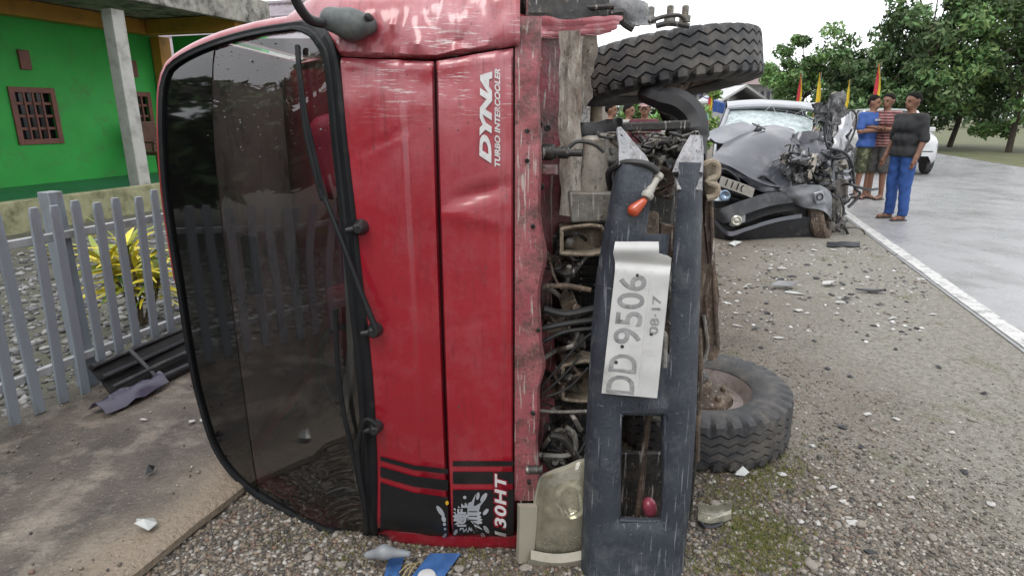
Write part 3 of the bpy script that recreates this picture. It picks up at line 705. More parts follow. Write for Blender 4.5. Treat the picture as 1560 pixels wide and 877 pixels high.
decal_text('TURBO INTERCOOLER', 762, 753.5, 254, 105, whited, 'model_lettering', .008, .25, .03, lean=0)
redd = M('red_outline', (.34, .012, .03), rough=.4)
decal_text('130HT', 773.2, 751.4, 820.5, 718.5, redd, 'badge_outline', .0092, .2, .09, spacing=1.1)
decal_text('130HT', 771.3, 753.6, 817.5, 721, whited, 'badge_lettering', .0104, .2, .03, spacing=1.12)
# paint-splash sticker
pts = []; arms = {70: 38, 20: 22, 45: 40, 105: 17, 125: 16, 150: 24, 205: 16, 230: 20, 262: 22, 300: 45, 322: 30, 340: 24, 5: 20}
for a in range(0, 360, 5):
    r_ = 19.5 + 2.5 * math.sin(a * .4) + rs.rand() * 2
    for k_, L_ in arms.items():
        dd = abs((a - k_ + 180) % 360 - 180)
        if dd < 3: r_ = L_
        elif dd < 6: r_ = max(r_, L_ * .62)
    pts.append((712 + r_ * 1.02 * math.cos(R(a)), 787 - r_ * math.sin(R(a)) * 1.02))
b = B(); c_ = S(712, 787, .0092); L_ = [S(u, v, .0092) for u, v in pts]; b.add([c_] + L_, [(0, i + 1, (i + 1) % len(L_) + 1) for i in range(len(L_))])
for (u, v, ru, rv, a) in ((708, 757, 2.6, 2.6, 0), (737, 757, 3.5, 8, 35), (728, 755, 2.5, 6, 10), (740, 779, 3, 6, 40), (741, 806, 3, 7, -35), (736, 816, 3, 6, -25), (709, 819, 2.2, 2.4, 0), (694, 810, 2.5, 5, 30)):
    e = [S(u + ru * math.cos(t) * math.cos(R(a)) + rv * math.sin(t) * math.sin(R(a)), v - rv * math.sin(t) * math.cos(R(a)) + ru * math.cos(t) * math.sin(R(a)), .0092) for t in np.linspace(0, 6.0, 12)]
    b.add(e, [tuple(range(12))])
for (u, v, ru, rv, a) in ((671, 778, 3.5, 10, -35), (676, 790, 3.2, 5, -20), (677, 798, 2.6, 2.6, 0), (678, 805, 2, 2, 0), (677, 816, 2.5, 5, 30)):
    e = [S(u + ru * math.cos(t) * math.cos(R(a)) + rv * math.sin(t) * math.sin(R(a)), v - rv * math.sin(t) * math.cos(R(a)) + ru * math.cos(t) * math.sin(R(a)), .0092) for t in np.linspace(0, 6.0, 12)]
    b.add(e, [tuple(range(12))])
spl = b.build('splash_sticker', silver, truck)
b = B(); b.add([S(u, v, .0102) for u, v in ((694, 773), (712, 773), (712, 803), (694, 803))], [(0, 1, 2, 3)]); b.build('sticker_block', decalb, spl)
V, Fc = text_mesh('IOF', offset=.04); b = B(); b.add([S(710.5 - 14 * t, 801.5 - 27 * s_, .0112) for s_, t, _ in V], Fc); b.build('sticker_letters', silver, spl)
for v in (778, 785, 791, 797):
    b = B(); b.add([S(u, v_, .0102) for u, v_ in ((714, v), (727, v), (727, v + 1.3), (714, v + 1.3))], [(0, 1, 2, 3)]); b.build('sticker_line', decalb, spl)
b = B(); e = [S(681.0 + 2.6 * math.cos(t), 765.5 - 3.4 * math.sin(t), .0102) for t in np.linspace(0, 6.0, 12)]; b.add(e, [tuple(range(12))]); b.build('reflector_dot', M('amber_dot', (.75, .42, .02), rough=.35), truck)

# ---- windscreen: outline on the raked plane
ws_px = [(500, 50), (470, 31), (400, 41), (320, 63), (264, 92), (247, 122), (243, 180), (250, 300), (268, 420), (285, 530), (302, 610), (330, 690), (380, 747), (450, 790), (520, 817), (560, 829), (576, 812), (575, 760), (570, 600), (548, 380), (531, 230), (516, 95)]
ws = [S(u, v, 0, False) for u, v in ws_px]; ws2 = resample([Vector((p.x, p.y, 0)) for p in smoothpts([Vector((p.x, p.z, 0)) for p in ws], 8, True)], 120)
cen = sum(ws2, Vector()) / len(ws2)
def wpt(p, off=0.): return Vector((p.x, Yf(p.x, p.y, False) - off, p.y))
def nrm2(i):
    t = ws2[(i + 1) % 120] - ws2[i - 1]; n_ = Vector((t.y, -t.x, 0)).normalized()
    return n_ if n_.dot(ws2[i] - cen) > 0 else -n_
nin = [nrm2(i) for i in range(120)]
# rubber surround: flat band with rounded edges, wider at the base
G_ = []
for i in range(121):
    k = i % 120; base = max(0, min(1, (ws2[k].x + .62) / .12)); wd = .026 + .026 * base
    G_.append([wpt(ws2[k] - nin[k] * (wd * t) , o_) for t, o_ in ((-.08, -.012), (0., .008), (.18, .016), (.5, .010), (.62, .017), (.9, .014), (1., .0), (1.05, -.012))])
b = B(); b.add([p for r in G_ for p in r], [(i * 8 + j, i * 8 + j + 1, (i + 1) * 8 + j + 1, (i + 1) * 8 + j) for i in range(120) for j in range(7)]); seal = b.build('windscreen_seal', rubber, truck, smooth=True, sharp=50)
ring = [cen + (ws2[k] - cen) * (1 - .022 / (ws2[k] - cen).length) for k in range(120)]; ring.sort(key=lambda p: math.atan2(p.y - cen.y, p.x - cen.x))
gl = glass('windscreen_glass', (.90, .91, .90), .015, body=(.30, .295, .28), bodyf=.03, ior=1.85)
def ringfill(b, ring, off, rings=14, cut=None):
    K = len(ring); vs = [wpt(cen, off)]; fs = []
    for q in range(1, rings + 1):
        for p in ring: vs.append(wpt(cen.lerp(p, q / rings), off))
    for k in range(K): fs.append((0, 1 + k, 1 + (k + 1) % K))
    for q in range(rings - 1):
        for k in range(K): a = 1 + q * K + k; c_ = 1 + q * K + (k + 1) % K; fs.append((a, a + K, c_ + K, c_))
    b.add(vs, fs)
b = B(); ringfill(b, ring, .0); wsc = b.build('windscreen', gl, truck, smooth=True)
# dark film along the top of the glass, on the inner side
fx = -.932; b = B(); zs = np.linspace(.0, 1.6, 90); G_ = []
inside = []
for z in zs:
    xs = [ring[k].x for k in range(120) if abs(ring[k].y - z) < .022 and ring[k].x < -.75]
    if xs: inside.append((z, min(xs)))
inside = [(z, x) for z, x in inside if x < fx - .004]
for (z, x) in inside: G_.append([Vector((x + (fx - x) * t, Yf(x + (fx - x) * t, z, False) - .0025, z)) for t in np.linspace(0, 1, 8)])
b.add([p for r in G_ for p in r], [(i * 8 + j, i * 8 + j + 1, (i + 1) * 8 + j + 1, (i + 1) * 8 + j) for i in range(len(G_) - 1) for j in range(7)])
b.build('sun_strip', M('black_film', (.004, .004, .004), (.006, .006, .006), rough=.04, rvar=.01, spec=.6), wsc, smooth=True)

# ---- cab shell: starts at the windscreen surround and panel edges and runs back
K = 120
loop = []
lowz = [(.004 + 0 * t, .058) for t in range(1)]
fr = []
# front perimeter in (X,z): lower corner -> windscreen bottom .. roof .. windscreen top -> upper corner
iw = list(range(120)); start = min(iw, key=lambda k: (ws2[k].x + .44) ** 2 + (ws2[k].y - .03) ** 2); end = min(iw, key=lambda k: (ws2[k].x + .44) ** 2 + (ws2[k].y - 1.56) ** 2)
step = 1 if ws2[(start + 10) % 120].x < ws2[start].x else -1
k = start; mid_ = []
while k != end: mid_.append(k); k = (k + step) % 120
mid_.append(end)
per = [(Vector((x, .058, 0)), Vector((0, -1, 0)), .13) for x in np.linspace(.05, -.40, 10)]
for q in mid_:
    n_ = nin[q]; p = ws2[q]; up = p.y > .8
    base = max(0, min(1, (p.x + .66) / .2)); per.append((p + n_ * -.004, n_, .030 + .115 * base if up else (.03 + .06 * base if p.x > -.7 else .010)))
per += [(Vector((x, float(np.interp(x, [-.448, -.195, .003], [1.507, 1.496, 1.529])) + .004, 0)), Vector((0, 1, 0)), .165) for x in np.linspace(-.44, .02, 44)]
def lvl(f, dy, absy=None):
    out = []
    for p, n_, d in per:
        q = p + n_ * (d * f); y = Yf(p.x, p.y, False) + dy if absy is None else absy
        zfl = .056 if q.x < -.75 else .006
        if p.x < -.7 and q.y < .4: q = p
        out.append(Vector((q.x, y, max(zfl, q.y))))
    return out
lv = [lvl(0, .012), lvl(.06, .002), lvl(.18, .004), lvl(.31, .007), lvl(.45, .012), lvl(.6, .022), lvl(.75, .035), lvl(.93, .07), lvl(1.0, .12), lvl(1.0, 0, 2.3), lvl(1.0, 0, 2.75), lvl(1.0, 0, 3.12), lvl(.8, 0, 3.18)]
for r in lv[:9]:
    for p in r:
        if p.z > 1.5: p.y += (.010 * nzv(p.x * 11, p.z * 17) + .020 * math.exp(-((p.x + .20) / .17) ** 2) * ridged(p.x * 15, p.z * 22) + .012 * math.exp(-((p.z - 1.56) / .03) ** 2) * nzv(p.x * 30, p.z * 40)) * (1 if p.x > -.42 else .3)
n_ = len(per); b = B(); V = [p for r in lv for p in r]; fs = []
def is_win(i, j):
    p = per[j][0]; return i in (9, 10) and ((p.y > 1.4) or False) and p.x < -.46 and p.x > -1.02
for i in range(len(lv) - 1):
    for j in range(n_ - 1):
        if is_win(i, j): continue
        fs.append((i * n_ + j, i * n_ + j + 1, (i + 1) * n_ + j + 1, (i + 1) * n_ + j))
fs.append(tuple((len(lv) - 1) * n_ + j for j in range(n_)))
b.add(V, fs); cab = b.build('cab_shell', red, truck, smooth=True, sharp=45)
so = cab.modifiers.new('thick', 'SOLIDIFY'); so.thickness = .012; so.offset = 0
# seam between corner panel and pillar, seam lines
b = B(); b.tube([PY(u, v, Y) for u, v, Y in ((581, -6, 1.76), (588, 22, 1.715), (596, 55, 1.69), (604, 84, 1.672))], .004, 6); b.build('corner_seam', rubber, truck)
# interior
hl = M('headliner', (.62, .60, .56), (.52, .50, .46), rough=.9, scale=7, dirt=(.1, .095, .085), damt=.4)
b = B(); b.sheet([[Vector((-1.045 + .012 * nzv(y * 5, z * 5), y, z)) for z in np.linspace(.12, 1.48, 16)] for y in np.linspace(2.16, 2.90, 12)], .006); b.build('headliner', hl, truck, smooth=True)
b = B(); b.sheet([[Vector((x, 2.92 + .008 * nzv(x * 6, z * 6), z)) for z in np.linspace(.08, 1.56, 14)] for x in np.linspace(-1.03, .1, 12)], -.006); b.build('back_wall', M('back_trim', (.5, .04, .075), (.38, .03, .055), rough=.7, scale=4), truck, smooth=True)
b = B(); b.sheet([[Vector((.035 + .006 * nzv(y * 4, z * 4), y, z)) for z in np.linspace(.02, 1.66, 14)] for y in np.linspace(1.72, 3.14, 12)], .006); b.build('cab_floor', innerred, truck, smooth=True)
seatm = M('red_vinyl', (.75, .05, .12), (.6, .035, .09), rough=.45, scale=6, bump=.3, bscale=25)
for zc in (.42, 1.18):
    f = union([caps((-.28, 2.2, zc - .22), (-.28, 2.2, zc + .22), .09), caps((-.26, 2.58, zc - .22), (-.26, 2.58, zc + .22), .10), caps((-.24, 2.4, zc - .2), (-.24, 2.4, zc + .2), .11)], .1)
    V, Fc = surfnet(f, (-.5, 2.0, zc - .4), (-.05, 2.85, zc + .4), .03); b = B(); b.add(V, Fc); b.build('seat', seatm, truck, smooth=True)
    f = union([caps((-.36, 2.66, zc - .2), (-.36, 2.66, zc + .2), .09), caps((-.66, 2.74, zc - .19), (-.66, 2.74, zc + .19), .08), caps((-.82, 2.76, zc - .11), (-.82, 2.76, zc + .11), .07)], .12)
    V, Fc = surfnet(f, (-.95, 2.5, zc - .4), (-.2, 2.92, zc + .4), .03); b = B(); b.add(V, Fc); b.build('seat_back', seatm, truck, smooth=True)
dashm = M('grey_dashboard', (.42, .42, .40), (.34, .34, .33), rough=.6, scale=8)
G_ = [[Vector((x - .05 * max(0, min(1, (1.2 - z) / .9)) - .03 * math.exp(-((z - .40) / .13) ** 2), y + .075 * max(0, min(1, (1.2 - z) / .9)) + .03, z)) for z in np.linspace(.10, 1.50, 30)] for x, y in ((-.47, 1.735), (-.50, 1.775), (-.515, 1.83), (-.51, 1.92), (-.47, 2.0), (-.35, 2.04), (-.2, 2.04))]
b = B(); b.sheet(G_, .006); b.build('dashboard', dashm, truck, smooth=True)
b = B(); sc_ = Vector((-.60, 2.13, .42)); ax1 = Vector((-.80, .6, 0)); ax2 = Vector((0, 0, 1)); b.tube([sc_ + ax1 * (.19 * math.cos(t)) + ax2 * (.19 * math.sin(t)) for t in np.linspace(0, 2 * math.pi, 40)[:-1]], .013, 8, closed=True)
for t in (0, 2.1, 4.2): b.tube([sc_ + Vector((.03, .04, 0)), sc_ + ax1 * (.19 * math.cos(t)) + ax2 * (.19 * math.sin(t))], .011, 6)
b.tube([sc_ + Vector((.03, .04, 0)), sc_ + Vector((.25, -.08, 0))], .025, 8); b.build('steering_wheel', blackpl, truck, smooth=True)
b = B(); b.sheet([[Vector((x, y, .085 + .01 * nzv(x * 5, y * 5))) for y in np.linspace(1.80 + .6 * max(0, -.52 - x), 3.08, 12)] for x in np.linspace(-1.0, .0, 12)], .006); b.build('lower_door_trim', M('door_trim_dark', (.085, .08, .072), (.055, .05, .046), rough=.8, scale=6, dirt=(.16, .13, .1), damt=.4), truck, smooth=True)
b = B(); b.box((-.96, 2.2, .83), (.06, .02, .22)); b.build('rear_view_mirror', blackpl, truck, bevel=.01)
b = B(); b.sheet([[Vector((x, y, 1.62)) for y in (2.31, 2.7, 3.1)] for x in (-.48, -.74, -1.0)], .004); b.build('door_glass', gl, truck)
b = B(); b.sheet([[Vector((x, y, 1.640)) for y in (2.30, 2.75)] for x in (-.50, -.15)], .01); b.build('door_trim', hl, truck)

# rain drops on the glass
dp = []
while len(dp) < 110:
    u, v = rs.uniform(300, 520), 55 + 190 * rs.rand() ** 1.6; p = S(u, v, .0015, False)
    if v > 62 + max(0, (400 - u)) * .28: dp.append(tuple(p - wloc(truck)))
dp = np.array(dp); dr = scatter('rain_drops', dp, .0009 + .0019 * rs.rand(110) ** 2, np.full((110, 3), .4), flat=1., parent=truck, mat=M('drop_water', (.25, .26, .27), rough=.05, rvar=.02), sink=1.)
# ---- wipers and pivots
def onws(u, v, off): return S(u, v, off, False)
b = B(); b.tube([onws(u, v, .045) for u, v in ((573, 502), (548, 440), (520, 365), (494, 300))], [.009, .008, .007, .006], 6); b.tube([onws(u, v, .035) for u, v in ((495, 302), (481, 240), (470, 190))], .005, 6)
wa = b.build('wiper', rubber, truck, smooth=True)
b = B(); P = smoothpts([onws(u, v, .018) for u, v in ((453, 70), (458, 130), (466, 200), (478, 255), (492, 305))], 5); b.tube(P, .0075, 6); P2_ = smoothpts([onws(u, v, .03) for u, v in ((456, 95), (463, 150), (471, 200), (480, 245), (488, 285))], 5); b.tube(P2_, .004, 6); b.build('blade', rubber, wa, smooth=True)
b = B(); b.tube(smoothpts([onws(u, v, .04) for u, v in ((574, 646), (556, 640), (545, 690), (556, 770))], 4), .007, 6); wb = b.build('wiper', rubber, truck, smooth=True)
b = B(); b.tube(smoothpts([onws(u, v, .02) for u, v in ((511, 470), (513, 540), (522, 620), (540, 700), (556, 775))], 5), .0075, 6); b.build('blade', rubber, wb, smooth=True)
for (u, v) in ((551, 345), (573, 500), (574, 646)):
    p = S(u, v); b = B(); b.lathe(p, (0, -1, 0), [(.022, -.01), (.022, .012), (.018, .022), (.015, .04), (.010, .046)], 20); b.tube([p + Vector((0, -.03, 0)), p + Vector((-.035, -.028, -.006))], [.011, .008], 10); b.build('wiper_pivot', blackpl, truck, smooth=True)

# ---- mirror brackets and arm
grp = M('grey_green_plastic', (.09, .105, .105), (.06, .07, .072), rough=.5, scale=8, dirt=(.24, .24, .23), damt=.4)
f = union([caps(PY(505, 30, 1.66), PY(535, 38, 1.64), .030, .034), caps(PY(535, 38, 1.64), PY(562, 38, 1.66), .03, .022)], .03); c0 = PY(530, 38, 1.66)
V, Fc = surfnet(f, c0 - Vector((.14, .1, .1)), c0 + Vector((.14, .1, .1)), .008); b = B(); b.add(V, Fc); mb = b.build('mirror_bracket', grp, truck, smooth=True)
for (u, v) in ((520, 42), (561, 26)):
    b = B(); b.lathe(PY(u, v, 1.625), (0, -1, 0), [(.009, -.03), (.009, .004), (.005, .006)], 12); b.build('bracket_bolt', blackpl, mb, smooth=True)
b = B(); b.tube(smoothpts([PY(492, 36, 1.63), PY(472, 30, 1.60), PY(458, 14, 1.57), PY(448, -8, 1.55), PY(440, -40, 1.54)], 6), .012, 10); b.build('mirror_arm', blackpl, truck, smooth=True)
f = union([caps(PY(560, 845, 1.60), PY(585, 840, 1.585), .012, .019), caps(PY(585, 840, 1.585), PY(622, 843, 1.60), .019, .010)], .02); c0 = PY(590, 842, 1.6)
V, Fc = surfnet(f, c0 - Vector((.12, .08, .06)), c0 + Vector((.12, .08, .06)), .007); b = B(); b.add(V, Fc); b.build('mirror_bracket', M('pale_grey_plastic', (.34, .36, .38), (.25, .27, .29), rough=.5), truck, smooth=True)

# ---- headlight
ln = [(822, 735), (835, 722), (862, 712), (895, 704), (905, 760), (900, 830), (890, 846), (818, 846), (812, 800)]
def fill_dome(b, pts, Y, bulge, rings=8, mi=0):
    P = resample(smoothpts([Vector((*p, 0)) for p in pts], 4, True), 48); c_ = sum(P, Vector()) / 48; vs = [PY(c_.x, c_.y, Y - bulge)]; fs = []
    for q in range(1, rings + 1):
        t = q / rings
        for p in P: e = c_.lerp(p, t); vs.append(PY(e.x, e.y, Y - bulge * (1 - t ** 3)))
    for k in range(48): fs.append((0, 1 + k, 1 + (k + 1) % 48))
    for q in range(rings - 1):
        for k in range(48): a = 1 + q * 48 + k; c2_ = 1 + q * 48 + (k + 1) % 48; fs.append((a, a + 48, c2_ + 48, c2_))
    b.add(vs, fs, mi)
b = B(); fill_dome(b, [(u * 1.0, v) for u, v in ln], 1.70, -.07); hlm = b.build('headlight', M('lamp_reflector', (.62, .60, .52), (.5, .48, .4), rough=.18, metal=.7, scale=4), truck, smooth=True)
b = B(); fill_dome(b, ln, 1.645, .04); b.build('lens', glass('yellowed_lens', (.86, .84, .70), .05, body=(.62, .58, .44), bodyf=.30), hlm, smooth=True)
b = B(); P = [PY(p.x, p.y, 1.652) for p in resample(smoothpts([Vector((*p, 0)) for p in ln], 4, True), 60)]; b.tube(P, .0075, 8, closed=True); b.build('lens_rim', M('rim_beige', (.40, .38, .31), rough=.5), hlm, smooth=True)
b = B(); fill_dome(b, [(858, 735), (886, 742), (890, 780), (862, 790), (842, 765)], 1.70, -.03, 5); b.build('bowl', M('lamp_chrome', (.85, .85, .85), rough=.1, metal=1.), hlm, smooth=True)
lb = M('lamp_bezel', (.42, .39, .31), (.34, .32, .25), rough=.5, scale=6, dirt=(.24, .21, .16), damt=.4)
b = B(); b.sheet([[PY(u + (812 - 787) * t * k_, v, 1.63 + .02 * t) for t in np.linspace(0, 1, 6)] for u, v, k_ in ((788, 766, 1.1), (788, 795, 1.02), (787, 825, .95), (786, 852, .85))], .02); b.build('lamp_bezel', lb, truck, smooth=True)
b = B(); b.sheet([[PY(808 + 78 * t, v + 6 * math.sin(t * 3.0), Y_) for t in np.linspace(0, 1, 10)] for v, Y_ in ((838, 1.63), (848, 1.615), (858, 1.625), (866, 1.66))], .01); b.build('lamp_skirt', lb, truck, smooth=True)

# ---- bumper
us = [0, .03, .08, .15, .24, .28, .30, .31, .325, .345, .37, .43, .50, .58, .66, .685, .705, .72, .735, .75, .77, .80, .88, .94, .98, 1.]
vs_ = list(np.linspace(248, 620, 32)) + [625, 628, 632, 637, 643, 650, 675, 700, 725, 750, 768, 777, 783, 788, 792, 795, 802] + list(np.linspace(812, 925, 9))
def ledge(v): return np.interp(v, [248, 300, 360, 420, 500, 600, 700, 877, 925], [942, 934, 922, 912, 905, 899, 894, 888, 887])
def redge(v): return np.interp(v, [248, 300, 360, 440, 540, 640, 760, 877, 925], [1068, 1066, 1065, 1063, 1060, 1057, 1049, 1036, 1031])
def bdep(u, v):
    e = min(u, 1 - u); y = 1.555 + .05 * max(0, 1 - e / .13) ** 2.2
    if 600 < v < 815: y += .022 * max(0, 1 - max(abs(u - .525) / .29, abs(v - 710) / 98) ** 6) * 1.0
    if v < 620: y += .018 * math.exp(-((u - .69) / .1) ** 2)                        # long groove beside the plate
    y += .010 * nzv(u * 3, v * .012) + .02 * max(0, (300 - v) / 60)
    if v > 830: y -= .012 * (v - 830) / 60
    return y
G_ = [[PY(ledge(v) + (redge(v) - ledge(v)) * u, v, bdep(u, v)) for v in vs_] for u in us]
def bskip(i, j):
    u, v = (us[i] + us[i + 1]) / 2, (vs_[j] + vs_[j + 1]) / 2
    qx, qy = max(0, abs(u - .525) - (.225 - .075)) / .075, max(0, abs(v - 710) - (85 - 14)) / 14
    if qx * qx + qy * qy < 1: return True
    if .40 < u < .72 and v < 352: return True
    if .66 < u < .75 and v < 560: return True
    return False
b = B(); b.sheet(G_, -.007, skip=bskip)
# returns along both long edges
b.sheet([[PY(ledge(v) - 1, v, bdep(0, v)) + Vector((.012 * t, .07 * t, 0)) for v in vs_[::3]] for t in (0, .5, 1)], .005)
b.sheet([[PY(redge(v), v, bdep(1, v)) + Vector((-.012 * t, .09 * t, 0)) for v in vs_[::3]] for t in (0, .5, 1)], .005)
# rim round the lamp opening
hole = [(894 + 159 * u, v) for u, v in ((.30, 632), (.34, 626), (.71, 628), (.75, 636), (.745, 780), (.70, 793), (.33, 792), (.29, 785))]
P = [PY(p.x, p.y, 1.572) for p in smoothpts([Vector((*p, 0)) for p in hole], 4, True)]; b.tube(P, .007, 8, closed=True)
P = [PY(p.x, p.y, 1.60) for p in smoothpts([Vector((*p, 0)) for p in hole], 4, True)]; b.tube(P, .012, 8, closed=True)
bump_o = b.build('bumper', bumperm, truck, smooth=True, sharp=50)
b = B(); G_ = [[PY(a + (c_ - a) * t, v, Y_ + .012 * nzv(t * 4, v * .1)) for t in np.linspace(0, 1, 6)] for a, c_, v, Y_ in ((939, 944, 196, 1.66), (940, 957, 210, 1.64), (942, 972, 226, 1.62), (942, 984, 240, 1.60), (942, 990, 252, 1.585))]; b.sheet(G_, .006); b.build('bumper_tip', scuff, bump_o, smooth=True)
b = B(); G_ = [[PY(a + (c_ - a) * t, v, Y_ + .014 * ridged(t * 2.5, v * .06)) for t in np.linspace(0, 1, 8)] for a, c_, v, Y_ in ((1054, 1070, 208, 1.66), (1042, 1072, 226, 1.63), (1030, 1072, 244, 1.60), (1024, 1071, 262, 1.575), (1026, 1070, 268, 1.595), (1028, 1070, 278, 1.57), (1031, 1069, 290, 1.558))]; b.sheet(G_, .006); b.build('bumper_tip', scuff, bump_o, smooth=True)
b = B(); pxpoly(b, [(1072, 250), (1092, 246), (1095, 292), (1076, 302)], 1.66, .05); be = b.build('bumper_bracket', beige, truck, bevel=.008)
b = B(); P = smoothpts([PY(u, v, 1.64) for u, v in ((1071, 252), (1084, 247), (1093, 252), (1092, 268), (1078, 276), (1092, 284), (1090, 298), (1076, 302))], 4); b.tube(P, .009, 8); b.build('bracket_loop', beige, be, smooth=True)
# rust-brown rail and brackets below the bumper
b = B(); G_ = [[PY(u0 + (u1 - u0) * t, v, 1.70 + .02 * nzv(t * 3, v * .05)) for t in np.linspace(0, 1, 5)] for u0, u1, v in ((1060, 1078, 296), (1061, 1082, 340), (1062, 1088, 400), (1062, 1090, 450), (1060, 1094, 500), (1058, 1095, 530), (1058, 1086, 546))]; b.sheet(G_, .012); b.build('rusty_stay', rust, truck, smooth=True)
for (pts_, r_, m_) in ([((1083, 302), (1085, 360), (1088, 430), (1093, 525)), .006, rust], [((1064, 500), (1067, 560), (1063, 640), (1062, 700)), .009, rust], [((1072, 480), (1078, 530), (1066, 560)), .006, greymetal], [((1058, 610), (1064, 650), (1056, 720), (1050, 790)), .008, darkm]):
    b = B(); b.tube(smoothpts([PY(u, v, 1.68) for u, v in pts_], 5), r_, 8); b.build('stay_rod', m_, truck, smooth=True)
# number plate, creased and hanging crooked
PLY = 1.535
def plx(v, t):
    l = np.interp(v, [368, 385, 400, 415, 600], [937, 934, 937, 936.5, 916]); r_ = np.interp(v, [368, 386, 390, 606], [1003, 1004, 1023, 1000]); return l + (r_ - l) * t
def ply(v, t): return PLY + .012 * math.exp(-((v - 398 - 6 * t) / 7) ** 2) - .010 * math.exp(-((v - 380) / 8) ** 2) + .004 * nzv(t * 3, v * .03) + (.012 * max(0, (v - 560) / 40)) * .3
G_ = [[PY(plx(v, t), v + 8 * t * (v - 368) / 240, ply(v, t)) for v in list(np.linspace(368, 420, 16)) + list(np.linspace(430, 598, 22))] for t in np.linspace(0, 1, 12)]
platem = M('plate_metal', (.76, .76, .75), (.66, .66, .65), rough=.5, scale=10, dirt=(.5, .49, .47), damt=.3, dscale=9)
b = B(); b.sheet(G_, -.002); plate = b.build('number_plate', platem, truck, smooth=True, sharp=60)
lettm = M('plate_letters', (.30, .30, .31), (.44, .44, .44), rough=.5, scale=30, dirt=(.12, .12, .12), damt=.4, dscale=40)
def plate_text(txt, t0, t1, v0, v1, name, ex):
    V, Fc = text_mesh(txt, offset=-.004, extrude=.03, bevel=.018); zmin = V[:, 2].min(); zr = V[:, 2].max() - zmin
    b = B(); vs2 = []
    for s_, t, e in V:
        v = v0 + (v1 - v0) * s_; tt = t0 + (t1 - t0) * t; vs2.append(PY(plx(v, tt), v + 8 * tt * (v - 368) / 240, ply(v, tt) - ex * (e - zmin) / zr))
    b.add(vs2, Fc); b.build(name, lettm, plate)
def ptube(pts, r=.0022):
    b.tube([PY(plx(v, t), v + 8 * t * (v - 368) / 240, ply(v, t) - .001) for v, t in pts], r, 6)
plate_text('DD', .58, .08, 597, 537, 'plate_characters', .0035); plate_text('9506', .60, .10, 522, 418, 'plate_characters', .0035); plate_text('08·17', .90, .74, 505, 448, 'plate_date', .0045)
b = B(); ptube([(v, .655) for v in np.linspace(412, 598, 20)]); ptube([(v, .70) for v in np.linspace(412, 598, 20)], .0016); b.build('plate_ridge', platem, plate, smooth=True)
for (v, t) in ((419, .42), (527, .28), (551, .2), (508, .78)):
    p = PY(plx(v, t), v, ply(v, t)); b = B(); b.lathe(p, (0, -1, 0), [(.005, -.003), (.005, .003), (.0025, .005)], 10); b.build('plate_screw', darkm, plate, smooth=True)

# orange lamp and its socket
b = B(); f = union([caps(PY(966, 320, 1.535), PY(980, 307, 1.535), .017, .010)], .01); c0 = PY(973, 313, 1.535); V, Fc = surfnet(f, c0 - Vector((.04, .03, .04)), c0 + Vector((.04, .03, .04)), .004); b.add(V, Fc); b.build('indicator_lamp', M('amber_lens', (.62, .10, .025), (.5, .07, .02), rough=.2, coat=.3), truck, smooth=True)
b = B(); p0, p1 = PY(984, 302, 1.54), PY(1003, 268, 1.57); d = (p1 - p0); b.lathe(p0, d, [(.012, 0), (.016, .006), (.016, .014), (.011, .016), (.011, .03), (.009, .034), (.009, .06), (.013, .064), (.013, .075)], 14); b.build('bulb_socket', M('socket_white', (.55, .53, .48), (.4, .38, .33), rough=.5, scale=20), truck, smooth=True)

